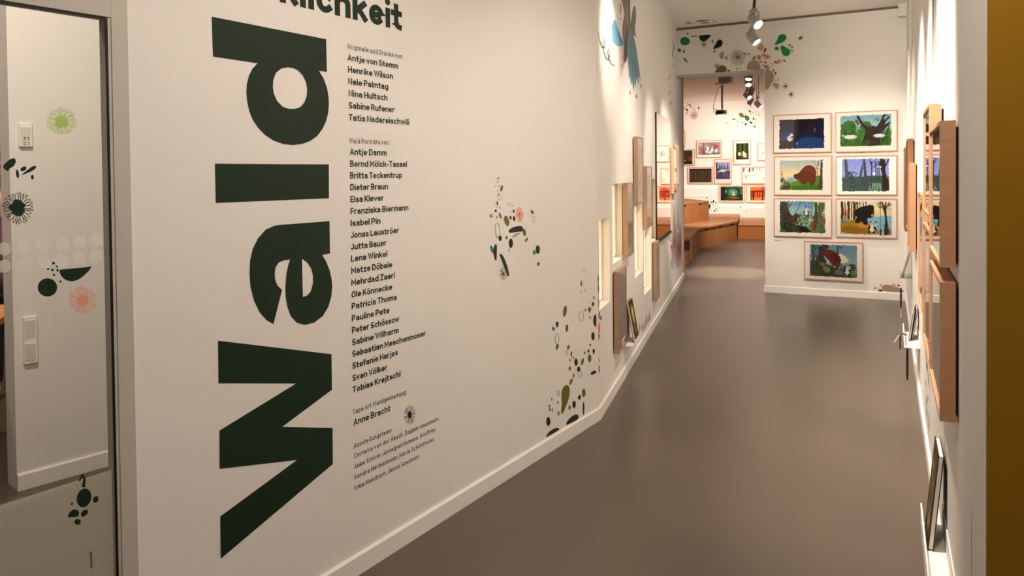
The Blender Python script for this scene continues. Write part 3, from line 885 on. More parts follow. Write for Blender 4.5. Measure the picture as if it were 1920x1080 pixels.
TR += [('l', [(128, 480), (124, 540), (142, 570)], [4, 12, 5], (96, 88, 84)), ('p', [(132, 620), (150, 600), (172, 640), (178, 700), (150, 690), (135, 660)], (184, 104, 96)), ('l', [(138, 820), (140, 870), (142, 920), (158, 850)], [3, 8, 9, 3], (80, 70, 72)), ('e', 188, 560, 10, 60, (186, 96, 88))]
motif('tree_mural', 'tall streaky mural of reddish and grey trunks at the end of the left wall', 'mural', B, (1240, 380, 7.716), TR)
TR = [('l', [(x, t_), (x + 2, (t_ + b_) / 2), (x - 2, b_)], [3, 14, 5], c_) for x, t_, b_, c_ in ((366, 580, 790, (92, 74, 70)), (404, 640, 760, (140, 100, 104)), (434, 590, 780, (120, 86, 92)), (470, 530, 740, (150, 112, 116)), (500, 430, 690, (134, 104, 112)), (512, 450, 640, (170, 130, 128)), (542, 440, 620, (150, 96, 100)), (572, 340, 570, (104, 78, 80)), (586, 440, 550, (160, 130, 130)), (460, 640, 760, (180, 160, 160)))]
motif('tree_mural', 'small low mural of pinkish trunks rising right of the leaning book', 'mural', B, (1165, 550, 10.8), TR)
# ------------------------------------------------------------------ painted sheets
class Canvas:
    """a picture as a grid of coloured points; coordinates are those of the magnified view it was drawn from"""
    def __init__(s, x0, y0, x1, y1, nx, bg, seed=1):
        s.r = (x0, y0, x1, y1)
        s.nx = nx
        s.ny = max(8, int(nx * (y1 - y0) / (x1 - x0)))
        s.X, s.Y = np.meshgrid(np.linspace(x0, x1, s.nx), np.linspace(y0, y1, s.ny))
        s.a = np.zeros((s.ny, s.nx, 3))
        s.a[:] = bg
        s.rng = np.random.RandomState(seed)
        s.px = (x1 - x0) / nx

    def grad(s, stops, cond=None):
        """stops: [(y, rgb)...] from top to bottom"""
        ys = [p[0] for p in stops]
        g = np.stack([np.interp(s.Y, ys, [p[1][k] for p in stops]) for k in range(3)], -1)
        m = np.ones_like(s.X, bool) if cond is None else cond
        s.a[m] = g[m]
        return s

    def _mask(s, pts):
        m = np.zeros_like(s.X, bool)
        n = len(pts)
        for i in range(n):
            (xa, ya), (xb, yb) = pts[i], pts[(i + 1) % n]
            if ya == yb:
                continue
            c = ((ya > s.Y) != (yb > s.Y)) & (s.X < (xb - xa) * (s.Y - ya) / (yb - ya) + xa)
            m ^= c
        return m

    def poly(s, pts, col, it=1, mix=1.0):
        m = s._mask(smooth(pts, it) if it else pts)
        s.a[m] = s.a[m] * (1 - mix) + np.array(col) * mix
        return s

    def ell(s, cx, cy, rx, ry, col, rot=0, mix=1.0):
        return s.poly(ell(cx, cy, rx, ry, rot, 24), col, 0, mix)

    def line(s, pts, w, col, mix=1.0):
        w = max(w, s.px * 1.1)
        for (a, b) in zip(pts, pts[1:]):
            ax, ay, bx, by = a[0], a[1], b[0], b[1]
            L2 = (bx - ax) ** 2 + (by - ay) ** 2 + 1e-9
            t = np.clip(((s.X - ax) * (bx - ax) + (s.Y - ay) * (by - ay)) / L2, 0, 1)
            d = np.hypot(s.X - ax - t * (bx - ax), s.Y - ay - t * (by - ay))
            m = d < w / 2
            s.a[m] = s.a[m] * (1 - mix) + np.array(col) * mix
        return s

    def strokes(s, n, x0, x1, y0, y1, l, ang, w, cols, spread=.3):
        for _ in range(n):
            x, y = s.rng.uniform(x0, x1), s.rng.uniform(y0, y1)
            a = ang + s.rng.uniform(-spread, spread)
            ll = l * s.rng.uniform(.5, 1.3)
            s.line([(x, y), (x + math.cos(a) * ll, y + math.sin(a) * ll)], w * s.rng.uniform(.6, 1.3), cols[s.rng.randint(len(cols))])
        return s

    def brush(s, amp=10):
        n = s.rng.normal(0, 1, s.X.shape)
        k = (n + np.roll(n, 1, 1) + np.roll(n, 2, 1) + np.roll(n, 1, 0)) / 2
        s.a += k[..., None] * amp
        return s

    def ragged(s, paper=(244, 238, 230), m=.03):
        """torn brush edge: the sheet shows round the paint"""
        x0, y0, x1, y1 = s.r
        W_, H_ = x1 - x0, y1 - y0
        def wob(n):
            v = s.rng.uniform(0, 1, n)
            return np.convolve(np.pad(v, 2, 'edge'), [.2, .3, .3, .1, .1], 'valid')[:n]
        l, r_ = x0 + wob(s.ny) * W_ * m, x1 - wob(s.ny) * W_ * m
        t, b = y0 + wob(s.nx) * H_ * m * 1.4, y1 - wob(s.nx) * H_ * m * 1.4
        out = (s.X < l[:, None]) | (s.X > r_[:, None]) | (s.Y < t[None]) | (s.Y > b[None])
        s.a[out] = paper
        return s

    def mesh(s, name, w_, h_, m):
        me = bpy.data.meshes.new(name)
        xs = np.linspace(0, w_, s.nx)
        zs = np.linspace(h_, 0, s.ny)
        v = np.zeros((s.ny, s.nx, 3))
        v[..., 0] = xs[None]
        v[..., 2] = zs[:, None]
        idx = np.arange(s.nx * s.ny).reshape(s.ny, s.nx)
        f = np.stack([idx[1:, :-1], idx[1:, 1:], idx[:-1, 1:], idx[:-1, :-1]], -1).reshape(-1, 4)
        me.from_pydata(v.reshape(-1, 3).tolist(), [], f.tolist())
        at = me.color_attributes.new('paint', 'FLOAT_COLOR', 'POINT')
        c = np.clip(s.a, 0, 255) / 255
        c = np.where(c <= .04045, c / 12.92, ((c + .055) / 1.055) ** 2.4)
        col = np.concatenate([c.reshape(-1, 3), np.ones((s.nx * s.ny, 1))], 1).astype(np.float32)
        at.data.foreach_set('color', col.ravel())
        me.materials.append(m)
        return me


def paint_mat():
    m = bpy.data.materials.new('painted_sheet')
    m.use_nodes = True
    nt = m.node_tree
    b = nt.nodes['Principled BSDF']
    a = nt.nodes.new('ShaderNodeVertexColor')
    a.layer_name = 'paint'
    nt.links.new(a.outputs[0], b.inputs['Base Color'])
    b.inputs['Roughness'].default_value = .8
    b.inputs['Specular IOR Level'].default_value = .2
    return m


M_PAINT = paint_mat()


def framed(W, s0, s1, z0, z1, label, group, canvas=None, pr=(.12, .12, .88, .88), dep=.03, gap=.008, fw=.011, wood=None, frame_label=None, recess=.007):
    """framed picture on a wall; origin at the middle of its lower edge against the wall"""
    wood = wood or M_OAK
    t = thing('framed_picture', W.w((s0 + s1) / 2, z0), W.rot, label, 'picture', group)
    w_, h_ = s1 - s0, z1 - z0
    hx = w_ / 2
    Y = W.y
    f = MB()
    a, b = Y(gap), Y(gap + dep)
    f.prism([(-hx, 0), (hx, 0), (hx - fw, fw), (-hx + fw, fw)], 'y', a, b)
    f.prism([(-hx, h_), (hx, h_), (hx - fw, h_ - fw), (-hx + fw, h_ - fw)], 'y', a, b)
    f.prism([(-hx, 0), (-hx + fw, fw), (-hx + fw, h_ - fw), (-hx, h_)], 'y', a, b)
    f.prism([(hx, 0), (hx - fw, fw), (hx - fw, h_ - fw), (hx, h_)], 'y', a, b)
    obj('frame', f, wood, t)
    k = MB()
    k.box(-hx + .02, hx - .02, Y(0), a, .02, h_ - .02)
    obj('hanging_batten', k, M_DARK, t)
    g0 = gap + dep - recess
    m_ = MB()
    m_.box(-hx + fw, hx - fw, Y(g0 - .004), Y(g0 - .002), fw, h_ - fw)
    obj('mat_board', m_, M_PAPER, t)
    if canvas:
        u0, v0, u1, v1 = pr
        me = canvas.mesh('print', (u1 - u0) * w_, (v1 - v0) * h_, M_PAINT)
        o = bpy.data.objects.new('print', me)
        COL.objects.link(o)
        o.parent = t
        o.location = (-hx + u0 * w_, Y(g0 - .0014), h_ * (1 - v1))
    gl = MB()
    q = Y(g0)
    gl.add([(-hx + fw, q, fw), (hx - fw, q, fw), (hx - fw, q, h_ - fw), (-hx + fw, q, h_ - fw)], [(0, 1, 2, 3)])
    obj('glass', gl, M_GLASS, t)
    return t


def frame_px(W, xl, xr, yt, yb, label, group, canvas=None, zoom=None, off=.038, **kw):
    """place a frame from its left and right edges and the heights of its left edge"""
    s0, zt = W.px(xl, yt, off)
    zb = W.px(xl, yb, off)[1]
    s1 = W.px(xr, (yt + yb) / 2, off)[0]
    pr = (.12, .12, .88, .88)
    if zoom and canvas:
        zx, zy, k = zoom
        x0, y0, x1, y1 = canvas.r
        u = lambda x, y: ((W.px(zx + x / k, zy + y / k, off)[0] - s0) / (s1 - s0))
        v = lambda x, y: 1 - ((W.px(zx + x / k, zy + y / k, off)[1] - zb) / (zt - zb))
        xm, ym = (x0 + x1) / 2, (y0 + y1) / 2
        pr = (u(x0, ym), v(xm, y0), u(x1, ym), v(xm, y1))
    return framed(W, s0, s1, zb, zt, label, group, canvas, pr, **kw)


def panda(c, x, y, k, face=1):
    """small black and white bear cub"""
    bl, wh = (24, 22, 24), (232, 230, 226)
    c.ell(x, y, 24 * k, 28 * k, wh)
    c.ell(x - 18 * k, y + 26 * k, 9 * k, 11 * k, bl).ell(x + 14 * k, y + 28 * k, 9 * k, 11 * k, bl)
    c.ell(x - 22 * k, y - 4 * k, 8 * k, 18 * k, bl, 25).ell(x + 22 * k, y - 4 * k, 8 * k, 18 * k, bl, -25)
    hx, hy = x + 10 * k * face, y - 36 * k
    c.ell(hx - 17 * k, hy - 14 * k, 8 * k, 8 * k, bl).ell(hx + 17 * k, hy - 14 * k, 8 * k, 8 * k, bl)
    c.ell(hx, hy, 22 * k, 17 * k, wh)
    c.ell(hx - 8 * k, hy - 2 * k, 5 * k, 6 * k, bl).ell(hx + 9 * k, hy - 2 * k, 5 * k, 6 * k, bl).ell(hx + 2 * k, hy + 7 * k, 4 * k, 3 * k, bl)


Z5, Z6 = (1440, 200, 4.1538), (1420, 360, 4.91)
N = 104
# night scene
c = Canvas(82, 92, 442, 332, N, (24, 25, 62), 1)
c.grad([(92, (22, 22, 44)), (200, (24, 26, 66)), (330, (24, 48, 100))])
c.poly([(82, 92), (205, 92), (205, 332), (82, 332)], (66, 64, 74), 0).poly([(95, 190), (205, 200), (205, 270), (92, 262)], (62, 74, 132)).poly([(95, 260), (205, 268), (205, 332), (95, 332)], (58, 52, 56), 0)
c.poly([(205, 105), (260, 100), (340, 95), (425, 105), (380, 130), (330, 150), (290, 190), (250, 215), (225, 270), (205, 300)], (22, 18, 26)).poly([(215, 290), (245, 250), (330, 236), (442, 260), (442, 332), (215, 332)], (30, 68, 124))
c.poly([(330, 190), (420, 235), (425, 245), (330, 210)], (18, 16, 26)).ell(366, 185, 22, 22, (30, 28, 40)).ell(366, 178, 5, 5, (170, 170, 176)).ell(360, 196, 9, 6, (92, 92, 98))
c.ell(172, 244, 22, 22, (212, 212, 216)).ell(183, 220, 17, 13, (220, 220, 222)).ell(172, 212, 5, 5, (30, 28, 32)).ell(198, 216, 5, 5, (30, 28, 32)).ell(190, 232, 16, 5, (30, 28, 36), -30).ell(228, 286, 4, 9, (210, 222, 236))
c.line([(90, 165), (105, 198), (130, 198)], 5, (30, 30, 44)).brush(4).ragged()
frame_px(K, 1449.3, 1558.6, 216, 287.5, 'framed night picture in deep blue with small white cub, top left of the seven', 'bear pictures on the end wall', c, Z5)
# tree and green hills
c = Canvas(558, 60, 966, 312, N, (140, 186, 190), 2)
c.grad([(60, (128, 176, 190)), (200, (176, 206, 196)), (312, (120, 150, 100))])
c.ell(582, 170, 28, 40, (84, 138, 90)).ell(632, 165, 60, 62, (70, 124, 56)).ell(768, 162, 44, 50, (74, 126, 62)).ell(930, 250, 40, 60, (70, 120, 70))
c.poly([(558, 215), (640, 210), (740, 190), (966, 215), (966, 312), (558, 312)], (64, 112, 48), 0)
c.strokes(150, 565, 760, 190, 300, 70, -1.5, 4, [(40, 86, 34), (78, 132, 56), (54, 104, 42), (92, 146, 72)], .2).strokes(70, 860, 960, 200, 300, 60, -1.4, 4, [(40, 86, 34), (78, 132, 56), (46, 92, 40)], .25)
c.poly([(690, 60), (702, 60), (722, 90), (748, 132), (790, 160), (850, 160), (878, 112), (902, 62), (916, 66), (898, 118), (950, 72), (956, 84), (896, 148), (952, 122), (956, 136), (896, 188), (876, 220), (880, 312), (726, 312), (748, 240), (768, 190), (722, 132), (698, 92)], (60, 50, 42))
c.poly([(730, 312), (755, 250), (800, 260), (790, 312)], (96, 92, 82), 1, .7)
for q in ((690, 130), (700, 120), (845, 105), (920, 75), (890, 195), (680, 118)):
    c.strokes(5, q[0] - 12, q[0] + 12, q[1] - 6, q[1] + 6, 16, -1, 3, [(56, 62, 60)], 1.2)
c.ell(644, 233, 52, 17, (204, 212, 206)).ell(640, 229, 38, 11, (224, 230, 224)).ell(586, 222, 16, 6, (204, 212, 206)).ell(868, 228, 46, 15, (202, 208, 204)).ell(864, 224, 32, 10, (222, 226, 222)).ell(822, 152, 12, 6, (20, 20, 20)).ell(820, 146, 5, 4, (226, 226, 222))
c.brush(6).ragged()
frame_px(K, 1565.8, 1682.6, 210.5, 285.8, 'framed picture of a big tree before green hills, top right of the seven', 'bear pictures on the end wall', c, Z5)
# brown bear
c = Canvas(85, 413, 432, 655, N, (220, 214, 190), 3)
c.grad([(413, (176, 196, 188)), (470, (204, 206, 190)), (530, (240, 222, 178)), (600, (214, 214, 190)), (655, (120, 150, 60))])
c.poly([(130, 590), (160, 550), (200, 545), (240, 575), (200, 600)], (160, 190, 196)).poly([(95, 625), (160, 600), (230, 575), (300, 555), (432, 530), (432, 655), (92, 655)], (96, 142, 44)).poly([(95, 655), (150, 620), (432, 600), (432, 655)], (72, 118, 34))
c.strokes(60, 95, 430, 580, 645, 18, -1.5, 4, [(84, 128, 40), (112, 158, 58), (66, 106, 34)], .5)
for x, t_, b_ in ((105, 500, 640), (118, 545, 640), (132, 560, 640), (145, 575, 640), (158, 590, 640)):
    c.line([(x, t_), (x, b_)], 5, (62, 66, 50)).strokes(14, x - 8, x + 8, t_ + 12, b_, 12, 1.2, 4, [(58, 64, 46)], 1.4)
c.line([(390, 560), (385, 500), (372, 450), (355, 425)], 4, (110, 100, 90)).line([(384, 490), (398, 440)], 3, (110, 100, 90)).ell(392, 438, 6, 6, (150, 40, 36)).ell(388, 458, 6, 5, (150, 40, 36))
c.poly([(412, 413), (430, 413), (424, 530), (420, 650), (390, 650), (404, 560)], (78, 72, 62))
c.ell(285, 585, 44, 12, (70, 98, 40)).poly([(236, 560), (240, 520), (262, 490), (290, 462), (330, 455), (362, 470), (378, 505), (378, 550), (362, 608), (325, 608), (318, 575), (300, 575), (296, 608), (262, 602), (250, 590)], (116, 58, 38))
c.poly([(203, 530), (225, 522), (248, 512), (270, 520), (268, 560), (240, 572), (212, 562), (202, 548)], (108, 54, 36)).ell(208, 540, 8, 12, (44, 28, 24)).ell(252, 520, 8, 7, (92, 44, 32)).poly([(285, 480), (330, 462), (366, 486), (370, 530), (330, 520)], (132, 70, 46), 1, .6)
c.line([(312, 575), (306, 520)], 3, (92, 46, 32)).brush(6).ragged()
frame_px(K, 1450.8, 1559.6, 293.4, 366, 'framed picture of a large brown bear on grass, middle left of the seven', 'bear pictures on the end wall', c, Z5)
# moonlit forest
c = Canvas(570, 400, 950, 664, N, (112, 130, 204), 4)
c.grad([(400, (118, 136, 210)), (530, (140, 158, 220)), (560, (80, 110, 120)), (664, (52, 80, 78))])
c.poly([(570, 560), (640, 540), (720, 550), (800, 535), (950, 545), (950, 664), (570, 664)], (50, 78, 72)).strokes(80, 575, 900, 560, 650, 30, .1, 5, [(42, 66, 62), (66, 96, 86), (56, 84, 78)], .3)
for x in (640, 660, 620):
    c.strokes(24, x - 9, x + 9, 505, 560, 14, 1.4, 5, [(44, 66, 70)], .8)
c.ell(690, 522, 13, 4, (44, 50, 90), -25).ell(830, 523, 13, 12, (244, 248, 250))
for k in range(5):
    c.line([(780 + k * 24, 662), (810 + k * 16, 600)], 12, (128, 170, 146), .8)
c.poly([(592, 400), (617, 400), (628, 520), (648, 640), (596, 652), (602, 540)], (72, 76, 86)).poly([(738, 400), (760, 400), (770, 520), (794, 658), (752, 660), (752, 540)], (62, 66, 76)).poly([(736, 430), (744, 470), (728, 560), (726, 650), (700, 650), (712, 540)], (68, 72, 80))
for x, w_ in ((808, 12), (838, 7), (852, 7), (866, 8)):
    c.line([(x, 430), (x + 2, 520), (x - 2, 630 if w_ > 8 else 570)], w_, (52, 54, 66))
c.line([(786, 410), (808, 460), (845, 480)], 5, (48, 50, 64)).line([(820, 440), (850, 400)], 4, (48, 50, 64)).line([(838, 470), (862, 420)], 4, (48, 50, 64)).line([(795, 430), (805, 402)], 4, (48, 50, 64))
c.poly([(862, 404), (916, 404), (912, 500), (938, 580), (952, 660), (888, 662), (896, 560)], (46, 28, 24)).line([(914, 470), (935, 420), (946, 410)], 9, (44, 34, 40))
c.ell(856, 468, 9, 6, (220, 220, 214)).ell(876, 472, 9, 6, (220, 220, 214)).brush(6).ragged()
frame_px(K, 1566.5, 1682.2, 292.7, 365.6, 'framed picture of a blue moonlit forest with bare trunks, middle right of the seven', 'bear pictures on the end wall', c, Z5)
# jungle swing
c = Canvas(86, 733, 450, 987, N, (130, 176, 196), 5)
c.grad([(733, (96, 150, 184)), (800, (150, 190, 206)), (900, (186, 210, 196)), (987, (70, 104, 52))])
c.poly([(360, 733), (450, 733), (450, 900), (360, 900)], (192, 204, 130), 0).poly([(200, 745), (330, 740), (350, 800), (260, 770)], (118, 164, 198), 1, .6)
c.strokes(110, 215, 440, 850, 975, 26, -1.3, 6, [(62, 116, 40), (40, 84, 34), (96, 150, 60), (52, 100, 46)], .9)
c.poly([(86, 735), (152, 735), (150, 780), (170, 830), (204, 868), (190, 920), (300, 930), (345, 985), (86, 987)], (58, 60, 48)).strokes(60, 90, 180, 740, 960, 20, 1.2, 6, [(44, 44, 36), (78, 78, 60), (66, 72, 48)], .8)
c.strokes(70, 95, 260, 890, 980, 22, -1.2, 6, [(34, 56, 28), (46, 78, 34), (28, 42, 26)], .9)
c.line([(258, 740), (238, 790), (214, 830)], 5, (34, 36, 34)).line([(280, 742), (300, 780), (318, 800)], 4, (44, 52, 40)).line([(192, 745), (165, 790)], 4, (50, 56, 44)).line([(318, 740), (320, 900)], 3, (66, 84, 50)).line([(340, 745), (342, 880)], 3, (66, 84, 50))
c.poly([(150, 880), (168, 856), (200, 848), (212, 832), (232, 832), (246, 842), (236, 856), (230, 880), (222, 905), (160, 915)], (78, 50, 44)).ell(240, 842, 9, 6, (160, 116, 90)).line([(170, 880), (215, 862)], 3, (110, 62, 50))
panda(c, 300, 826, .72)
c.poly([(360, 740), (386, 740), (384, 800), (392, 860), (380, 960), (338, 965), (356, 880), (368, 800)], (82, 76, 58)).poly([(388, 780), (400, 745), (446, 745), (440, 800), (414, 836), (436, 900), (446, 970), (402, 975), (388, 860)], (100, 106, 82))
c.line([(370, 740), (400, 800), (440, 760)], 5, (86, 90, 50)).ell(348, 928, 15, 36, (150, 80, 38)).ell(438, 892, 9, 22, (156, 84, 40)).poly([(215, 925), (300, 935), (350, 985), (300, 985), (230, 955)], (30, 36, 26))
c.brush(7).ragged()
frame_px(K, 1450.5, 1559.6, 371.6, 443, 'framed jungle picture with swinging cub, lower left of the block of six', 'bear pictures on the end wall', c, Z5)
# black bear in an autumn wood
c = Canvas(560, 733, 970, 1003, N, (238, 224, 184), 6)
c.grad([(733, (226, 226, 204)), (800, (240, 222, 172)), (860, (220, 214, 180)), (900, (150, 196, 206)), (1003, (170, 190, 190))])
c.poly([(740, 860), (970, 850), (970, 955), (740, 960)], (136, 192, 210), 0).poly([(562, 900), (640, 890), (690, 868), (760, 900), (866, 950), (868, 1000), (562, 992)], (178, 138, 36)).poly([(562, 940), (660, 930), (760, 960), (800, 985), (562, 992)], (150, 116, 28)).poly([(690, 900), (800, 930), (800, 950), (700, 930)], (206, 150, 60)).poly([(905, 960), (970, 945), (970, 1000), (905, 1000)], (150, 140, 116))
for x, w_, b_ in ((576, 20, 900), (600, 8, 880), (628, 18, 880), (652, 7, 870), (674, 20, 870), (700, 9, 830), (718, 6, 800), (745, 6, 780), (766, 6, 770), (690, 5, 850)):
    c.line([(x - 2, 736), (x + 3, 800), (x, b_)], w_, (74, 50, 36))
c.strokes(16, 590, 625, 800, 850, 12, 1.2, 5, [(168, 70, 40)], 1).ell(600, 889, 36, 20, (140, 138, 128)).ell(606, 882, 24, 10, (164, 162, 152))
c.poly([(680, 812), (705, 790), (740, 776), (785, 768), (800, 764), (812, 768), (828, 778), (830, 800), (826, 826), (828, 850), (812, 866), (782, 868), (776, 878), (784, 916), (756, 924), (738, 900), (724, 892), (716, 912), (676, 906), (684, 880), (696, 862), (672, 842), (664, 826)], (34, 28, 28))
c.ell(816, 846, 12, 9, (176, 156, 116)).ell(822, 828, 9, 9, (74, 60, 50)).ell(800, 770, 9, 7, (34, 28, 28)).ell(818, 774, 8, 8, (34, 28, 28)).ell(728, 860, 14, 34, (46, 40, 38), 20, .7)
panda(c, 812, 950, 1.0)
c.poly([(884, 740), (898, 745), (908, 775), (916, 740), (926, 742), (920, 800), (932, 900), (948, 1003), (900, 1003), (914, 880), (906, 820), (888, 775)], (62, 52, 44)).line([(918, 800), (948, 740)], 7, (62, 52, 44))
c.line([(876, 740), (878, 830), (880, 1000)], 5, (96, 80, 66)).line([(880, 960), (878, 1003)], 14, (60, 46, 38)).line([(878, 800), (850, 745)], 3, (120, 96, 76)).line([(878, 780), (862, 735)], 3, (120, 96, 76)).strokes(14, 860, 900, 745, 800, 24, -1.2, 2.5, [(130, 104, 80)], .9).strokes(8, 935, 962, 760, 810, 24, -.8, 2.5, [(130, 104, 80)], .5)
c.brush(6).ragged()
frame_px(K, 1566.5, 1682.2, 372, 444.3, 'framed black bear and cub on yellow ground, lower right of the block of six', 'bear pictures on the end wall', c, Z5)
# bear at the boulder
c = Canvas(476, 482, 924, 790, N, (112, 146, 168), 7)
c.grad([(482, (112, 148, 170)), (560, (124, 156, 174)), (650, (150, 172, 176)), (790, (90, 110, 90))])
c.poly([(736, 580), (770, 565), (800, 580), (850, 626), (830, 640), (800, 655), (745, 650)], (226, 222, 196)).ell(765, 600, 34, 24, (226, 222, 196)).poly([(780, 690), (830, 668), (905, 650), (905, 720), (800, 730)], (60, 84, 78))
c.poly([(540, 620), (560, 575), (580, 490), (668, 490), (656, 520), (626, 545), (610, 600), (650, 660), (560, 690)], (66, 56, 48)).poly([(600, 520), (640, 505), (655, 525), (620, 535)], (86, 74, 62))
c.poly([(486, 620), (560, 640), (640, 668), (700, 690), (780, 716), (860, 745), (895, 785), (484, 780)], (62, 78, 42)).strokes(70, 490, 880, 680, 775, 22, -.4, 6, [(52, 66, 36), (76, 94, 50), (58, 84, 44), (46, 56, 34)], .6)
c.poly([(602, 545), (618, 530), (650, 532), (700, 540), (745, 566), (772, 605), (772, 645), (752, 690), (742, 706), (712, 702), (708, 684), (672, 650), (640, 610), (612, 585)], (108, 46, 40)).poly([(690, 560), (740, 580), (760, 620), (740, 660), (700, 620)], (94, 38, 34)).ell(640, 556, 26, 12, (122, 56, 46), 20).ell(716, 690, 5, 9, (230, 226, 210)).ell(655, 645, 6, 18, (226, 224, 206))
for x, w_, t_ in ((512, 20, 486), (526, 6, 620), (566, 12, 486)):
    c.line([(x, t_), (x + 4, 640), (x + 8, 780)], w_, (70, 76, 72))
c.strokes(46, 488, 545, 490, 610, 26, .4, 6, [(50, 92, 94), (64, 104, 104)], .5).line([(492, 640), (508, 780)], 8, (84, 84, 74)).line([(744, 484), (742, 570)], 12, (60, 66, 68)).strokes(10, 720, 770, 488, 520, 22, .4, 5, [(58, 78, 82)], .4).line([(782, 655), (780, 720)], 3, (58, 76, 74)).line([(765, 665), (766, 712)], 3, (58, 76, 74))
c.ell(600, 672, 24, 18, (132, 122, 98), 20).ell(640, 716, 36, 28, (136, 126, 102), 25).ell(750, 738, 36, 26, (122, 116, 104)).ell(812, 756, 26, 14, (116, 112, 104))
panda(c, 828, 728, 1.0)
c.brush(6).ragged()
frame_px(K, 1507.4, 1618.4, 452, 523.3, 'framed picture of a red-brown bear by a boulder, hanging alone below the other six', 'bear pictures on the end wall', c, Z6)
# caption slip
s0, z0 = K.px(1451, 452)
cap_ = MB()
cap_.box(0, .1, 0, K.y(.002), 0, .022)
t = thing('caption_slip', K.w(s0, z0), K.rot, 'tiny white caption slip under the jungle swing picture', 'caption')
obj('slip', cap_, M_TRIM, t)
tx = MB()
tx.box(.004, .096, K.y(.0021), K.y(.0024), .004, .009)
tx.box(.004, .05, K.y(.0021), K.y(.0024), .014, .018)
obj('caption_lines', tx, mat('caption_grey', (120, 112, 106), .7), t)

# ------------------------------------------------------------------ the second room
q = ray(1410, 330)
q = CP + q * (20.5 / q.y)
K2 = Wall(q.xy, K.d, 1)
sL = K2.px(1236, 330)[0]
sR = meet(K2, R)
wk2 = MB()
wk2.box(sL, sR, 0, .2, 0, CEIL)
struct('wall_far', wk2, M_WALL, K2.w(0, 0), K2.rot)
seg('wall_far_left', B.w(B_END - .3, 0, -2.2).xy, K2.w(sL, 0).xy, .1)
seg('wall_far_return', B.w(B_END - .3, 0, -.3).xy, B.w(B_END - .3, 0, -2.2).xy, .1)
seg('wall_far_right', K2.w(sR, 0).xy, K.w(.29, 0, -KT).xy, .1)
P2 = 'pictures on the far wall of the second room'
def small(px, y0, px1, y1, label, c, inner, **kw):
    """inner: painted sheet in picture pixels"""
    return frame_px(K2, px, px1, y0, y1, label, P2, c, (0, 0, 1), off=.04, fw=.02, wood=M_OAKH, **kw)
c = Canvas(1275, 282, 1298, 308, 34, (60, 36, 22), 11)
c.strokes(40, 1275, 1298, 290, 303, 5, 1.5, .9, [(120, 66, 26), (90, 46, 20), (150, 90, 40)], .4).strokes(20, 1275, 1298, 282, 290, 4, .3, 1.2, [(50, 60, 36), (30, 36, 30), (90, 84, 40)], .5).poly([(1275, 303), (1298, 303), (1298, 308), (1275, 308)], (24, 16, 20), 0).ell(1284, 301, 1.2, .9, (220, 200, 180)).ell(1294, 298, 2, 4, (180, 110, 100), 0, .6).brush(8)
small(1266, 280, 1302.5, 311, 'dark brown and gold forest picture at the left edge of the opening', c, None)
c = Canvas(1309, 267, 1350.5, 290, 50, (150, 140, 146), 12)
c.strokes(70, 1309, 1350, 267, 290, 4, 1.4, 1.2, [(110, 100, 110), (170, 160, 160), (90, 84, 92), (196, 190, 188)], .6).ell(1314, 271, 2.5, 3, (214, 190, 120)).poly([(1317, 272), (1320, 272), (1321, 289), (1316, 289)], (150, 74, 80))
for x, y_ in ((1327, 278), (1326, 284), (1335, 281), (1332, 286), (1343, 283)):
    c.ell(x, y_, 2.2, 3.6, (240, 238, 236))
c.ell(1342, 275, 3.5, 3.2, (200, 50, 52)).ell(1320, 276, 2, 2, (190, 90, 84)).poly([(1316, 288), (1350, 287), (1350, 290), (1316, 290)], (104, 100, 100), 0).brush(9)
small(1305.8, 264, 1353, 296, 'grey and red picture with white figures, highest landscape frame through the opening', c, None)
c = Canvas(1380, 268.5, 1403.5, 299, 36, (44, 58, 32), 13)
for k in range(9):
    c.line([(1381 + k * 2.7, 268), (1381 + k * 2.7, 284)], 1, [(92, 116, 70), (24, 36, 22), (70, 90, 50)][k % 3])
c.poly([(1380, 284), (1404, 284), (1404, 299), (1380, 299)], (42, 56, 28), 0).ell(1387, 289, 3.5, 3.6, (214, 196, 150)).ell(1386, 287, 2, 2, (232, 222, 186)).ell(1396, 290, 4, 4, (220, 212, 168)).ell(1394, 285.6, 2, 2, (236, 230, 200)).ell(1397, 294.5, 4, 1, (222, 206, 160)).ell(1390, 292, 1.5, 3, (130, 60, 30)).brush(8)
small(1374.5, 262.5, 1408, 309, 'upright dark green forest picture with two pale animals', c, None)
c = Canvas(1424, 271, 1451, 299, 30, (246, 240, 232), 14)
c.strokes(14, 1430, 1446, 276, 288, 3, 1.2, .8, [(190, 120, 100), (120, 90, 80)], .8)
small(1420.5, 269, 1455, 301.5, 'mostly white sketch picture half hidden by the wall edge', c, None)
c = Canvas(1292.5, 316.3, 1334, 342, 50, (48, 34, 24), 15)
for k in range(13):
    c.line([(1294 + k * 3.2, 319), (1294.6 + k * 3.2, 330), (1294 + k * 3.2, 340)], .9, (150, 116, 80) if k % 2 else (104, 76, 52))
c.poly([(1292, 338), (1334, 339), (1334, 342), (1292, 342)], (70, 56, 44), 0).poly([(1292, 316), (1334, 316), (1334, 319.5), (1292, 319)], (46, 40, 30), 0).brush(7)
small(1289, 313.6, 1337, 345, 'wide dark brown picture of thin pale trunks', c, None)
c = Canvas(1342.3, 304.2, 1369, 336, 36, (196, 184, 206), 16)
for x, h_ in ((1349, 12), (1353, 13), (1358, 13), (1364, 13)):
    c.poly([(x, 305), (x + 2.6, 305 + h_), (x - 2.6, 305 + h_)], (52, 120, 180) if x < 1360 else (80, 84, 150), 0)
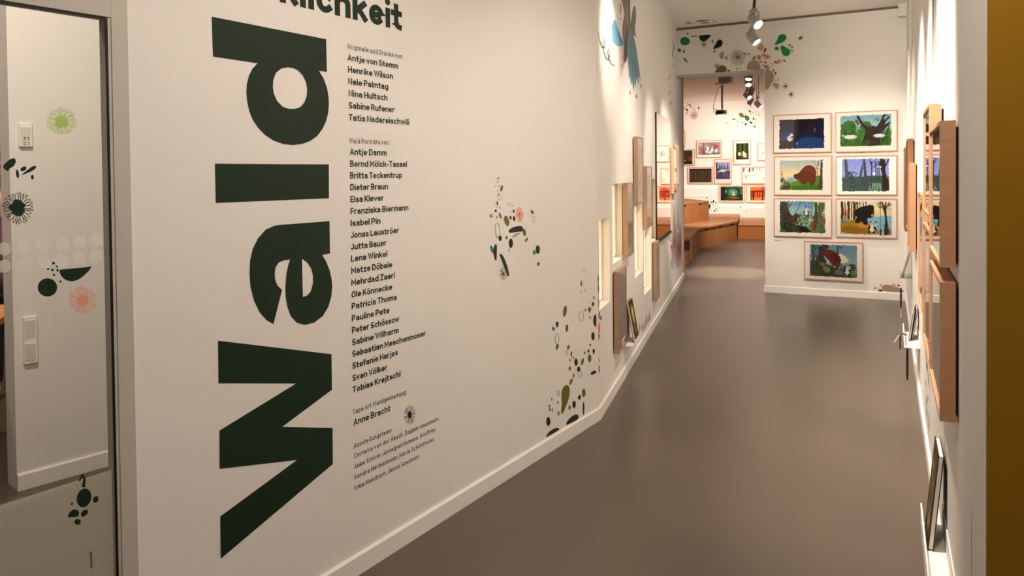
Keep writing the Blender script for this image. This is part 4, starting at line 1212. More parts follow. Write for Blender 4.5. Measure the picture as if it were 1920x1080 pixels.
c.poly([(1342, 304), (1345, 304), (1345, 336), (1342, 336)], (40, 36, 50), 0).poly([(1342, 324), (1369, 320), (1369, 336), (1342, 336)], (72, 72, 116), 0).strokes(26, 1345, 1364, 318, 328, 2, .6, 1.1, [(170, 90, 90), (130, 60, 66), (210, 150, 140), (100, 60, 90)], 1).ell(1355, 320, 4.5, 2.2, (236, 226, 206)).ell(1347, 318, 2, 2, (40, 44, 90)).strokes(14, 1354, 1367, 329, 335, 3, -1.2, .9, [(60, 110, 90), (84, 130, 110)], .6).brush(9)
small(1339.3, 298, 1371.7, 345, 'upright blue and violet picture of fir trees', c, None)
c = Canvas(1393, 315, 1436, 340, 50, (248, 244, 236), 17)
for x, w_, h_ in ((1394.5, 3, 8), (1405.5, 3.4, 8), (1412, 3, 6.4), (1420, 1.6, 4), (1423.6, 1.2, 7), (1427, 1, 5), (1409, 1, 6), (1401, 1.4, 3)):
    c.poly([(x - w_ / 2, 314), (x + w_ / 2, 314), (x + w_ / 4, 315 + h_), (x - w_ / 3, 315 + h_)], (36, 30, 44), 0)
c.strokes(26, 1393, 1404, 325, 334, 2, .6, .8, [(200, 170, 150), (150, 120, 110), (214, 190, 170)], 1).strokes(14, 1410, 1424, 323, 332, 2.4, 1, .8, [(236, 226, 130), (226, 170, 160), (230, 220, 150)], 1).line([(1409, 326), (1411.5, 328.6)], .9, (90, 60, 60)).strokes(8, 1428, 1436, 330, 339, 2, .9, .9, [(240, 210, 120), (244, 200, 110)], .8)
small(1390.7, 313, 1438.5, 345, 'pale landscape picture with black treetops along its upper edge', c, None)
c = Canvas(1351, 350.2, 1392.6, 376, 50, (40, 70, 48), 18)
c.strokes(60, 1351, 1392, 350, 376, 5, .8, 1.6, [(30, 52, 34), (60, 100, 60), (46, 84, 52), (26, 40, 28)], 1).ell(1374, 361, 9.5, 8, (46, 150, 120)).strokes(30, 1366, 1384, 353, 369, 3, .8, 1, [(70, 176, 146), (30, 116, 90)], 1.5).poly([(1351, 350), (1360, 350), (1358, 376), (1351, 376)], (44, 48, 40), 0).ell(1361, 359, 1.1, 2.4, (200, 214, 210))
c.ell(1375, 358.4, 1.3, 2, (216, 222, 190)).poly([(1373, 360), (1377.5, 360), (1379, 367), (1372, 367)], (206, 214, 180)).line([(1373, 361), (1369, 358)], 1, (206, 214, 180)).line([(1377, 361), (1381, 358)], 1, (206, 214, 180)).line([(1386, 351), (1391, 356), (1388, 360), (1390, 364)], 1, (206, 190, 120))
c.poly([(1362, 368), (1386, 367), (1386, 374), (1362, 375)], (104, 72, 34)).line([(1370, 370), (1386, 372)], .9, (200, 180, 110)).brush(8)
small(1348, 347.8, 1396.3, 379.6, 'emerald green picture with a small pale figure in the middle', c, None)
c = Canvas(1406.3, 350.4, 1442, 376, 46, (238, 120, 50), 19)
c.grad([(350, (240, 140, 50)), (358, (236, 110, 60)), (366, (214, 90, 50)), (376, (244, 150, 60))]).ell(1431, 354, 4, 5, (230, 70, 54))
for x, w_ in ((1408, 1.6), (1411, 1), (1412.5, 2.2), (1415, .9), (1417.5, 1), (1420, 1.2), (1424, 1), (1430, 2), (1433, 1), (1435, 1.4), (1439, 1.2)):
    c.line([(x, 359), (x + .2, 370 if w_ < 1.5 else 376)], w_, (66, 22, 24))
c.poly([(1406, 357.6), (1426, 356.6), (1442, 358), (1442, 360), (1406, 361)], (110, 34, 30), 1, .8).ell(1424.5, 367, 2.6, 1.5, (150, 40, 30)).ell(1424, 366, 1, .8, (40, 16, 18)).brush(7)
small(1399.3, 347.8, 1447, 379.8, 'bright orange picture of dark red trunks at the lower right of the opening', c, None)
c = Canvas(1256, 250, 1282, 272, 20, (240, 234, 226), 20)
c.strokes(10, 1258, 1276, 254, 268, 4, 1, 1, [(150, 140, 130)], 1)
small(1250, 246, 1284.6, 277, 'pale picture showing only its right edge beside the oak trim', c, None)

# wall shapes in the second room
motif('tape_art', 'round taupe burst with brown specks, upper left of the second room', 'wall decal', K2, (1275, 130, 9.82),
      [('s', 262, 848, 92, 92, (140, 112, 92), dict(n=20, solid=.0, w=.07, seed=21, hollow=.08)), ('e', 85, 597, 16, 12, (90, 66, 60)), ('e', 178, 655, 20, 15, (90, 66, 60)), ('e', 200, 692, 24, 11, TP), ('e', 127, 747, 18, 24, (70, 52, 48), -20), ('e', 80, 710, 10, 22, (110, 80, 70)), ('e', 345, 710, 12, 27, (90, 70, 62)),
       ('e', 260, 730, 13, 9, (110, 84, 76)), ('e', 128, 800, 11, 11, (110, 84, 76)), ('e', 105, 822, 11, 11, TP), ('r', 145, 622, 16, 14, TP, 0, 5), ('e', 142, 668, 8, 10, (90, 66, 60))])
motif('tape_art', 'olive and green discs with dark specks, upper right of the second room', 'wall decal', K2, (1275, 130, 9.82),
      [('p', [(1078, 830), (1098, 798), (1150, 803), (1178, 850), (1182, 888), (1118, 887)], (110, 100, 50)), ('p', [(1178, 848), (1220, 846), (1268, 868), (1285, 912), (1265, 948), (1225, 948), (1193, 912)], (14, 110, 70)), ('e', 990, 918, 36, 12, (40, 130, 80), -6), ('e', 862, 995, 30, 8, TP, -20), ('s', 1060, 965, 26, 24, TP, dict(n=10, solid=.2, w=.12, seed=22)),
       ('p', [(1130, 975), (1162, 972), (1156, 996), (1140, 994)], (30, 130, 110)), ('e', 1210, 1010, 16, 28, (30, 60, 66), 30), ('e', 1305, 980, 34, 16, DK, 30), ('e', 1355, 912, 14, 21, DK), ('p', [(1386, 932), (1400, 905), (1413, 934)], DK, 1), ('e', 1405, 957, 9, 9, (120, 60, 60)), ('e', 1378, 1055, 15, 18, DK), ('e', 1298, 665, 8, 34, DK), ('e', 1285, 772, 32, 13, DK, 40), ('e', 1340, 800, 6, 13, DK), ('e', 1303, 825, 12, 9, (120, 50, 60)),
       ('r', 1418, 815, 30, 38, (150, 100, 90), 0, 6), ('e', 1462, 848, 7, 20, TP, 20), ('e', 1200, 820, 7, 9, DK), ('e', 1188, 952, 9, 7, TP), ('e', 1398, 1002, 7, 7, (110, 60, 60)), ('e', 1335, 1033, 8, 7, TP), ('e', 1258, 1018, 9, 8, CO), ('e', 908, 995, 6, 8, TP), ('e', 935, 1025, 10, 5, DK)])
# white boxed back rests in front of the far wall
g = MB()
def k2s(x, off=.25): return K2.px(x, 380, off)[0]
g.box(sL, k2s(1345), -.25, 0, 0, 1.14)
g.box(k2s(1345), k2s(1386.5), -.25, 0, 0, .63)
g.box(k2s(1386.5), sR, -.25, 0, 0, .60)
struct('trim_5', g, M_WALL, K2.w(0, 0), K2.rot)
g = MB()
g.box(sL + .1, k2s(1328), -.262, -.25, .90, .955)
g.box(sL + .1, k2s(1386), -.262, -.25, .436, .475)
struct('baseboard_far', g, M_TRIM, K2.w(0, 0), K2.rot)

# stepped wooden seating
f1, f2, f3, f4, f5 = [onz(*p).xy for p in ((1283, 505.5), (1295, 488), (1308.6, 465.6), (1380.5, 448), (1435, 448.7))]
e_ = onz(1280, 445.5, .43).xy
b4 = K2.w(K2.px(1387, 407, .27)[0], 0, .27).xy
bl = K2.w(sL + .35, 0, .27).xy


def inset(poly, d):
    c_ = sum((Vector(p) for p in poly), Vector((0, 0))) / len(poly)
    return [Vector(p) + (c_ - Vector(p)).normalized() * d for p in poly]


def front_panels(t, o, p, q, fr, z0, z1, slots=True, m=M_BENCH, th=.018):
    """board fronts between two floor points, with finger slots at their top edges"""
    p, q = Vector(p) - o, Vector(q) - o
    d = (q - p)
    L = d.length
    d.normalize()
    nr = Vector((d.y, -d.x))
    for a, b in zip(fr, fr[1:]):
        u0, u1 = a * L + .008, b * L - .008
        mb = MB()
        P = lambda u, n: tuple(p + d * u + nr * n)
        if slots and u1 - u0 > .3:
            um, hw, sh_ = (u0 + u1) / 2, .075, .04
            for (ua, ub, za, zb) in ((u0, um - hw, z0, z1), (um + hw, u1, z0, z1), (um - hw, um + hw, z0, z1 - sh_)):
                mb.prism([P(ua, 0), P(ub, 0), P(ub, th), P(ua, th)], 'z', za, zb)
            fp = obj('front_panel', mb, m, t)
            sl = MB()
            sl.prism([P(um - hw, .001), P(um + hw, .001), P(um + hw, .004), P(um - hw, .004)], 'z', z1 - sh_, z1)
            obj('slot_shade', sl, M_DARK, fp)  # dark sheet standing for the shade inside the notch
        else:
            mb.prism([P(u0, 0), P(u1, 0), P(u1, th), P(u0, th)], 'z', z0, z1)
            obj('front_panel', mb, m, t)


lower = [f2, f3, f4, b4, bl, e_]
o_xy = Vector(f3)
t = thing('bench', (o_xy.x, o_xy.y, 0), 0, 'long angled wooden bench with finger-slot fronts, lower step of the seating', 'bench')
loc2 = lambda poly: [tuple(Vector(p) - o_xy) for p in poly]
b = MB()
b.prism(loc2(lower), 'z', 0, .395)
obj('carcass', b, mat('carcass_wood', (92, 54, 30), .6), t)
b = MB()
top = [f2 + (f2 - bl).normalized() * .03, f3 + Vector((.035, -.02)), f4 + Vector((.03, -.03)), b4, bl, e_ + (e_ - bl).normalized() * .03]
b.prism(loc2(top), 'z', .397, .432)
obj('seat_plank', b, M_BENCHT, t)
front_panels(t, o_xy, f2, f3, [0, .5, 1], .0, .392)
front_panels(t, o_xy, f3, f4, [0, .36, .70, 1], .0, .392)
# end face; a dark board stands for the shade inside its opening
d_ = (e_ - f2)
L_ = d_.length
d_.normalize()
nr_ = Vector((d_.y, -d_.x))
if nr_.dot(Vector((0, -1))) < 0:
    nr_ = -nr_
b = MB()
P = lambda u, n: tuple(f2 - o_xy + d_ * u + nr_ * n)
b.prism([P(.0, .001), P(.03, .001), P(.03, .02), P(.0, .02)], 'z', 0, .392)
b.prism([P(.03, .001), P(L_, .001), P(L_, .02), P(.03, .02)], 'z', .37, .392)
obj('end_frame', b, M_BENCH, t)
b = MB()
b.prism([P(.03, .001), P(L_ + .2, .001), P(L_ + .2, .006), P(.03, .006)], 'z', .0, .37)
obj('cubby_shade', b, mat('cubby_shade_tone', (84, 44, 24), .7), t)
# low plinth running on towards the opening
f1b = f1 + Vector((-.25, .12))
f2b = f2 + Vector((-.25, .12))
t = thing('plinth_step', (f1.x, f1.y, 0), 0, 'low wooden step running on from the bench end towards the oak wall edge', 'step')
b = MB()
b.prism([tuple(Vector(p) - f1) for p in (f1, f2 + (f1 - f2).normalized() * .2, f2b + (f1 - f2).normalized() * .2, f1b)], 'z', 0, .2)
obj('step_body', b, M_BENCH, t)
# upper step
t1, t2 = onz(1270, 421, .435).xy, onz(1328, 412.2, .435).xy
rb = (t2 / t2.length)
t2b = t2 + Vector((-.05, 1)).normalized() * 1.9
t1b = t1 + Vector((-.05, 1)).normalized() * 2.2
o_xy = Vector(t2)
t = thing('bench', (t2.x, t2.y, .433), 0, 'upper wooden box bench standing on the lower step at the left', 'bench')
b = MB()
b.prism(loc2([t1, t2, t2b, t1b]), 'z', 0, .43)
obj('carcass', b, mat('carcass_wood', (92, 54, 30), .6), t)
b = MB()
b.prism(loc2([t1 + Vector((0, -.03)), t2 + Vector((.02, -.03)), t2b + Vector((.02, 0)), t1b]), 'z', .432, .467)
obj('seat_plank', b, M_BENCHT, t)
front_panels(t, o_xy, t1, t2, [0, .42, 1], .0, .428)
# plain low platform on the right
f6 = f5 + (f5 - f4) * 1.1
t = thing('bench', (f4.x, f4.y, 0), 0, 'low plain wooden platform joining the bench at the right, below the far pictures', 'bench')
b = MB()
o_xy = Vector(f4)
bk1, bk2 = K2.w(K2.px(1387, 407, .27)[0] + .04, 0, .27).xy, K2.w(K2.px(1480, 421, .27)[0], 0, .27).xy
b.prism(loc2([f4 + Vector((.05, .03)), f5, f6, bk2, bk1]), 'z', 0, .32)
obj('carcass', b, M_SLAB, t)
b = MB()
b.prism(loc2([f4 + Vector((.05, .01)), f5 + Vector((0, -.02)), f6 + Vector((0, -.02)), bk2, bk1]), 'z', .321, .345)
obj('seat_plank', b, M_BENCHT, t)
# shapes on the white rests
K2b = Wall(K2.w(0, 0, .25).xy, K2.d, 1)
motif('tape_art', 'small dark dots and a black half disc on the white panel above the bench', 'wall decal', K2b, (1260, 350, 5.145),
      [('e', 380, 152, 10, 8, (90, 90, 60)), ('e', 400, 142, 8, 13, DK, 20), ('e', 420, 155, 6, 6, DK), ('e', 395, 172, 5, 7, (90, 90, 60)), ('e', 365, 198, 7, 5, (90, 90, 60)), ('e', 338, 100, 5, 15, DK)])
motif('tape_art', 'black half disc with brown specks beside the upper bench', 'wall decal', K2b, (1260, 350, 5.145),
      [('p', [(358, 285), (372, 262), (398, 255), (420, 268), (424, 285)], (22, 24, 20), 1), ('e', 410, 237, 9, 9, DK), ('e', 425, 215, 7, 7, (90, 80, 60)), ('e', 440, 230, 5, 5, (90, 80, 60)), ('e', 460, 205, 7, 4, TP), ('e', 375, 228, 6, 6, TP), ('r', 460, 266, 10, 9, TP, 0, 3), ('e', 362, 190, 9, 26, (30, 70, 44))])
motif('tape_art', 'tan patch with two specks above the plain platform', 'wall decal', K2b, (1260, 350, 5.145),
      [('e', 692, 308, 18, 13, TAN), ('e', 710, 322, 14, 11, (190, 130, 100)), ('e', 652, 284, 10, 5, DK), ('e', 715, 236, 5, 5, DK), ('s', 664, 195, 14, 18, TP, dict(n=9, solid=.2, w=.12, seed=31))])

# ------------------------------------------------------------------ tracks, spotlights, projector
TZ = 3.4
def trk(y): return Vector((2.75 + .3105 * (y - 8.33), y, TZ))
def track(y0, y1, label):
    a, b_ = trk(y0), trk(y1)
    t = thing('lighting_track', a, math.atan2(b_.y - a.y, b_.x - a.x), label, 'lighting track')
    L = (b_ - a).length
    m_ = MB()
    m_.box(0, L, -.018, .018, 0, .012)
    m_.box(0, L, -.018, -.012, -.012, 0)
    m_.box(0, L, .012, .018, -.012, 0)
    obj('rail', m_, M_LAMPG, t)
    m_ = MB()
    m_.box(.01, L - .01, -.0115, .0115, -.006, -.0005)
    obj('slot', m_, M_DARK, t)
    n = max(2, int(L / 1.6))
    for i in range(n):
        w_ = MB()
        x = L * (i + .5) / n
        w_.tube([(x, 0, .012), (x, 0, CEIL - TZ)], .004, 6)
        obj('hanger', w_, M_STEEL, t)
    return t
track(.6, 9.25, 'suspended lighting track along the corridor ceiling, ending above the opening')
track(12.0, 16.6, 'suspended lighting track on the second room ceiling, continuing the corridor track')
def RW(s, z): return R.w(s, z)
#   y on track, target, watts, size
LS = [
 (8.06, RW(-2.9, 1.5), 120, 60, 'near spotlight of the two visible on the corridor track'),
 (9.06, RW(-1.1, 1.0), 140, 96, 'far spotlight of the two visible, hanging in front of the lintel'),
 (12.5, Vector((3.45, 11.75, 0)), 650, 30, 'bright spotlight just past the lintel, pointing at the floor'),
 (13.4, Vector((3.9, 11.6, 0)), 50, 60, 'second bright spotlight past the lintel, behind the first'),
 (16.0, Vector((6.6, 13.4, 1.2)), 80, 70, 'spotlight at the end of the second room track'),
 (.8, A.w(-2.9, 1.1), 62, 90, 'added track spotlight lighting the rotated word'),  # this and the next two added to brighten the near left wall
 (2.0, A.w(-2.0, 1.0), 40, 96, 'added track spotlight lighting the list of names'),
 (3.3, A.w(-.6, .7), 36, 96, 'added track spotlight lighting the wall corner'),
 (4.6, B.w(.5, 2.5), 62, 42, 'track spotlight lighting the bird mural'),
 (5.3, B.w(1.8, .7), 84, 74, 'track spotlight lighting the frames on the left wall'),
 (6.2, B.w(3.3, 1.2), 90, 48, 'track spotlight lighting the mirror'),
 (6.55, B.w(5.6, 1.0), 520, 36, 'added track spotlight lighting the tree mural'),  # added to brighten the far end of the left wall
 (1.35, RW(-7.75, 1.3), 62, 84, 'added track spotlight nearest the ochre wall, lighting the end of the right wall'),  # added to brighten the near end of the right wall
 (2.8, RW(-6.5, 1.4), 270, 66, 'track spotlight lighting the near frames on the right wall'),
 (3.9, RW(-5.3, 1.1), 180, 60, 'added track spotlight lighting the second pair of frames on the right wall'),  # extra spot added to brighten the right wall
 (4.9, RW(-4.2, 1.4), 270, 64, 'track spotlight lighting the middle of the right wall'),
 (5.85, K.w(-.75, 1.2), 220, 46, 'track spotlight lighting the bear pictures'),
 (5.55, K.w(-1.2, 2.7), 150, 64, 'track spotlight lighting the lintel'),
]
for y_, tg, wt, sz, lb in LS:
    track_lamp(trk(y_) - Vector((0, 0, .0125)), tg, wt, sz, lb, drop=.13, L=.17, r=.058, blend=.75)
# second room: one on a short second track, the rest added to light the far wall and seating
p6 = onz(1421, 196, 3.08)
for p_, tg, wt, sz, lb in ((Vector((p6.x, p6.y, 3.25)), Vector((7.5, 14.5, .5)), 60, 60, 'spotlight hanging right of the track, partly behind the opening edge'),
                           (Vector((5.6, 17.2, CEIL)), K2.w(-1.2, 1.7), 330, 78, 'added spotlight over the bench aimed at the far pictures'),
                           (Vector((7.2, 16.4, CEIL)), K2.w(.3, 1.6), 330, 78, 'added spotlight right of the opening aimed at the far pictures'),
                           (Vector((4.9, 15.0, CEIL)), Vector((4.9, 17.6, .3)), 380, 84, 'added spotlight aimed at the wooden seating')):
    track_lamp(p_, tg, wt, sz, lb, drop=.17 if p_.z < 3.5 else .36, L=.17, r=.058, blend=.8, col=PINK)
tr = MB()
tr.box(-.018, .018, -.9, 1.2, 0, .02)
t = thing('lighting_track', (p6.x, p6.y, 3.25), -.3, 'short lighting track at the right of the second room', 'lighting track')
obj('rail', tr, M_LAMPG, t)
for yy in (-.8, 1.1):
    w_ = MB()
    w_.tube([(0, yy, .02), (0, yy, CEIL - 3.25)], .005, 6)
    obj('hanger', w_, M_DARK, t)
pz = onz(1351, 165, 3.5)
# projector on its cable-wrapped pole
pp = ray(1354, 211)
pp = CP + pp * (15.6 / pp.y)
t = thing('projector', (pp.x, pp.y, pp.z - .05), math.atan2(K.d.y, K.d.x), 'silver drum-shaped projector hanging on a cable-wrapped pole', 'projector')
b = MB()
b.tube([(-.02, 0, 0), (-.02, 0, .006), (-.02, 0, .09), (-.02, 0, .1)], [.10, .114, .114, .10], 28)
obj('body', b, M_STEEL, t)
b = MB()
b.tube([(-.02, 0, .03), (-.02, 0, .062)], [.1155, .1155], 28)
obj('band', b, M_DARK, t)
b = MB()
b.tube([(-.02, 0, -.004), (-.02, 0, 0)], [.085, .085], 24)
obj('lens_disc', b, mat('frosted_disc', (250, 240, 226), .4, emit=1.2), t)
top_ = CEIL - (pp.z - .05)
b = MB()
b.tube([(0, 0, .1), (0, 0, top_)], .012, 10)
obj('pole', b, M_STEEL, t)
b = MB()
pts = [(.019 * math.cos(k * .55), .019 * math.sin(k * .55), .13 + (top_ - .3) * k / 150 + .008 * math.sin(k * 1.7)) for k in range(151)]
b.tube(pts, .006, 6)
obj('wound_cable', b, M_BLACK, t)
b = MB()
b.tube([(-.02, 0, top_ - .2), (-.07, 0, top_ - .21), (-.1, 0, top_ - .3), (-.15, 0, .34), (-.185, 0, .17), (-.17, 0, .06), (-.13, 0, .03), (-.09, 0, .03)], .0055, 6)
b.tube([(-.185, 0, .15), (-.14, 0, .12), (-.08, 0, .1)], .005, 6)
obj('cable', b, M_BLACK, t)
b = MB()
b.box(-.04, .2, -.16, .16, top_ - .13, top_)
obj('ceiling_box', b, M_LAMPG, t)
b = MB()
b.box(-.12, .14, -.12, .12, top_ - .165, top_ - .132)
obj('ceiling_plate', b, M_TRIM, t)

# ------------------------------------------------------------------ far left wall: frames, mirror, book
GB = 'oak frames on the far left wall'
def pale(seed, col=(196, 196, 176)):
    c = Canvas(0, 0, 60, 90, 30, col, seed)
    c.strokes(50, 0, 60, 10, 80, 14, -1.4, 1.6, [(150, 150, 130), (176, 170, 150), (120, 126, 112), (206, 200, 186)], .5).brush(6)
    return c
KB = dict(off=.045, dep=.037, gap=.008, fw=.011, recess=.004, wood=mat('oak_grey', (172, 140, 112), .5, spec=.3, vary=.14, vscale=6, stretch=(1, 1, 14)))
for px, lb, cl in (((1176.3, 1188, 343, 484), 'upright oak frame between the second and third slots, left of the highest frame', (214, 208, 196)),
                   ((1195.8, 1206.5, 255.6, 383.4), 'highest oak frame on the left wall before the mirror', (220, 212, 200)),
                   ((1213, 1223, 311.6, 428), 'oak frame hanging just left of the mirror, over the slots', (218, 210, 198)),
                   ((1160, 1175.3, 511, 666), 'lowest and nearest oak frame on the left wall, beside the leaning book', (190, 190, 172)),
                   ((1230.7, 1237, 455, 566), 'low oak frame under the left part of the mirror', (206, 200, 190)),
                   ((1263.6, 1268.7, 277, 363), 'oak frame right of the mirror, nearer of the pair', (190, 182, 170)),
                   ((1269.1, 1273.6, 268.8, 349), 'oak frame right of the mirror, farther and slightly higher of the pair', (214, 206, 196))):
    kb = dict(KB)
    frame_px(B, px[0], px[1], px[2], px[3], lb, GB, pale(int(px[0]), cl), **kb)
# mirror
s0, zt = B.px(1231.5, 210.5, .02)
s1 = B.px(1257.3, 330, .02)[0]
zb = B.px(1233, 456, .02)[1]
t = thing('wall_mirror', B.w((s0 + s1) / 2, zb), B.rot, 'large square mirror with thin dark edge on the far left wall', 'mirror')
hw, hh = (s1 - s0) / 2, zt - zb
b = MB()
b.box(-hw, hw, B.y(.016), B.y(0), .0, hh)
obj('backing', b, M_BLACK, t)
b = MB()
b.add([(-hw + .004, B.y(.017), .03), (hw - .004, B.y(.017), .03), (hw - .004, B.y(.017), hh - .004), (-hw + .004, B.y(.017), hh - .004)], [(0, 1, 2, 3)])
obj('mirror_glass', b, M_MIRROR, t)
b = MB()
b.box(-hw, hw, B.y(.03), B.y(.0165), 0, .028)
obj('bottom_ledge', b, M_BLACK, t)


def book(W, s0, s1, z0, z1, ob, ot, th, label, cover, page_label=None, group=None):
    """a hardback leaning on a wall: ob/ot = how far the cover's foot and head stand off the wall"""
    t = thing('book', W.w((s0 + s1) / 2, z0, ob), W.rot, label, 'book', group)
    hx = (s1 - s0) / 2
    ang = math.atan2(ob - ot, z1 - z0)
    h = math.hypot(ob - ot, z1 - z0)
    sg = -W.sg                                   # local y sign that points into the room
    def T(x, n, v):                              # n: thickness behind the front cover
        return (x, sg * (-(v * math.sin(ang)) - n * math.cos(ang)), v * math.cos(ang) - n * math.sin(ang) + th * math.sin(ang))
    def slab(x0, x1, n0, n1, v0, v1):
        m_ = MB()
        vs = [T(x, n, v) for v in (v0, v1) for n in (n0, n1) for x in (x0, x1)]
        m_.add(vs, [(0, 2, 3, 1), (4, 5, 7, 6), (0, 1, 5, 4), (2, 6, 7, 3), (0, 4, 6, 2), (1, 3, 7, 5)])
        return m_
    cd = mat('cover_board', (58, 42, 30), .5)
    obj('front_cover', slab(-hx, hx, 0, .003, 0, h), cd, t)
    obj('back_cover', slab(-hx, hx, th - .003, th, 0, h), cd, t)
    obj('pages', slab(-hx + .004, hx - .006, .0035, th - .0035, .005, h - .005), M_PAPER, t)
    me = cover.mesh('cover_print', 2 * hx - .002, h - .002, M_PAINT)
    for v in me.vertices:
        x, _, z = v.co
        v.co = T(-hx + .001 + x, -.0005, .001 + z)
    o = bpy.data.objects.new('cover_print', me)
    COL.objects.link(o)
    o.parent = t
    return t


def wall_tray(W, s0, s1, z, dep, lip, label, m=M_TRIM, cat='shelf'):
    t = thing('book_tray', W.w((s0 + s1) / 2, z), W.rot, label, cat)
    hx = (s1 - s0) / 2
    for nm, y0, y1, z0, z1 in (('tray_base', 0, dep, 0, .006), ('front_lip', dep - .006, dep, .0065, lip), ('back_plate', 0, .004, .0065, lip * 1.15)):
        b = MB()
        b.box(-hx, hx, W.y(y0), W.y(y1), z0, z1)
        obj(nm, b, m, t)
    return t


c = Canvas(0, 0, 60, 84, 40, (52, 40, 28), 41)
c.strokes(70, 0, 60, 0, 84, 10, -1.2, 2, [(34, 26, 20), (86, 66, 40), (60, 52, 34), (104, 80, 50)], .8).ell(28, 30, 17, 20, (186, 160, 44)).ell(30, 26, 8, 9, (226, 204, 90)).strokes(26, 8, 50, 50, 80, 10, 1.2, 2, [(150, 96, 56), (196, 160, 120), (96, 50, 40)], .9).brush(8)
zB = .245
book(B, 1.14, 1.33, zB + .0066, .575, .082, .024, .02, 'dark picture book with yellow cover patch, leaning in the left wall tray', c)
wall_tray(B, 1.02, 1.40, zB, .095, .05, 'small white book tray low on the left wall beside the lowest frame')

# ------------------------------------------------------------------ right wall: frames, books, pencils
GR_ = 'oak frames on the right wall'
KR = dict(off=.053, dep=.045, gap=.008, fw=.012, recess=.006)
def rframe(s0, s1, z0, z1, label, seed, cl=(196, 192, 180)):
    c = Canvas(0, 0, 90, 60, 40, cl, seed)
    c.strokes(60, 0, 90, 6, 54, 14, -1.3, 1.6, [(150, 150, 136), (120, 122, 112), (200, 196, 184)], .6).brush(6)
    framed(R, s0, s1, z0, z1, label, GR_, c, dep=.045, gap=.008, fw=.012, recess=.006)
rframe(-7.46, -6.795, 1.285, 1.76, 'nearest upper oak frame on the right wall, overlapping the one behind', 51)
rframe(-7.465, -6.795, .785, 1.237, 'nearest lower oak frame on the right wall, above the leaning book', 52)
rframe(-6.755, -6.19, 1.405, 1.87, 'second upper oak frame from the near end of the right wall, highest of that cluster', 53)
rframe(-6.775, -6.145, .80, 1.352, 'second lower oak frame from the near end of the right wall', 54)
rframe(-6.1, -5.5, .9, 1.48, 'third oak frame of the near cluster on the right wall, barely showing past the others', 55)
rframe(-3.72, -3.2, .965, 1.66, 'nearest oak frame of the far cluster on the right wall', 56)
rframe(-3.12, -2.55, 1.09, 1.87, 'middle oak frame of the far cluster on the right wall, the tallest', 57)
rframe(-2.03, -1.45, 1.0, 1.83, 'last oak frame of the far cluster, beside the corner', 58)

c = Canvas(0, 0, 60, 90, 44, (66, 50, 38), 42)
c.strokes(90, 0, 60, 0, 90, 14, -1.3, 2, [(40, 30, 24), (92, 70, 50), (70, 58, 40), (120, 92, 56)], .6).strokes(26, 8, 44, 30, 86, 16, -1.4, 1.6, [(186, 156, 84), (206, 186, 120), (150, 116, 60)], .3).brush(8)
book(R, -6.97, -6.74, .1266, .503, .066, .03, .02, 'dark brown picture book leaning on the wall in the nearest right-hand tray', c)
wall_tray(R, -7.6, -6.83 + .12, .12, .082, .085, 'nearest white book tray low on the right wall, running out of the picture')
c = Canvas(0, 0, 60, 80, 20, (214, 208, 200), 43)
c.strokes(26, 0, 60, 0, 80, 20, 1.2, 4, [(60, 60, 64), (150, 150, 150), (30, 30, 34)], .5)
book(R, -4.15, -3.93, .3566, .575, .068, .038, .012, 'front book of the two leaning in the middle right-hand tray', c)
c = Canvas(0, 0, 60, 80, 20, (60, 58, 58), 44)
c.strokes(26, 0, 60, 0, 80, 20, 1.2, 4, [(30, 30, 34), (90, 90, 94)], .5)
book(R, -4.11, -3.89, .3566, .585, .05, .018, .012, 'dark book standing behind the front one in the middle right-hand tray', c)
wall_tray(R, -4.35, -3.80, .35, .1, .07, 'middle white book tray on the right wall holding two books')
c = Canvas(0, 0, 60, 80, 20, (150, 150, 150), 45)
c.strokes(26, 0, 60, 0, 80, 20, 1.2, 4, [(60, 60, 64), (190, 190, 190)], .5)
book(R, -2.42, -2.22, .6066, .83, .082, .022, .012, 'grey book leaning in the clear tray nearest the corner', c)
wall_tray(R, -2.5, -2.15, .6, .1, .03, 'clear plastic book tray on the right wall nearest the corner', M_ACRYL)


def hanging_pen(W, s, z_top, off, drop, L, label, tip=None):
    t = thing('pen_on_string', W.w(s, z_top, off), W.rot, label, 'pen', 'pens hanging from the book trays')
    b = MB()
    b.tube([(0, 0, 0), (.006, 0, -drop * .4), (0, 0, -drop)], .0025, 6)
    obj('string', b, M_TRIM, t)
    b = MB()
    b.tube([(0, 0, -drop + .002), (.002, 0, -drop - L * .3), (.004, 0, -drop - L * .8), (.005, 0, -drop - L)], [.006, .008, .008, .004], 10)
    obj('pen', b, M_BLACK, t)
    if tip:
        b = MB()
        b.tube([(.005, 0, -drop - L), (-.01, 0, -drop - L - .05), (-.02, 0, -drop - L - .075)], [.0015, .0015, .004], 6)
        obj('tassel', b, M_TRIM, t)
    return t
hanging_pen(R, -2.45, .6, .093, .10, .19, 'black pen hanging on a white string below the clear tray', True)
hanging_pen(R, -4.1, .35, .075, .06, .235, 'black pen hanging on a string below the middle tray')
t = thing('pen_on_string', R.w(-4.3, .425, .103), R.rot, 'curled black pen cord looped over the lip of the middle tray', 'pen', 'pens hanging from the book trays')
b = MB()
b.tube([(.0, R.y(-.02), .004), (0, R.y(.004), .012), (0, R.y(.018), 0), (0, R.y(.022), -.05), (0, R.y(.02), -.1)], .005, 8)
obj('pen', b, M_BLACK, t)
b = MB()
b.tube([(0, R.y(-.02), .004), (.0, R.y(.03), -.004), (-.02, R.y(.06), -.05)], .0018, 6)
obj('string', b, M_TRIM, t)
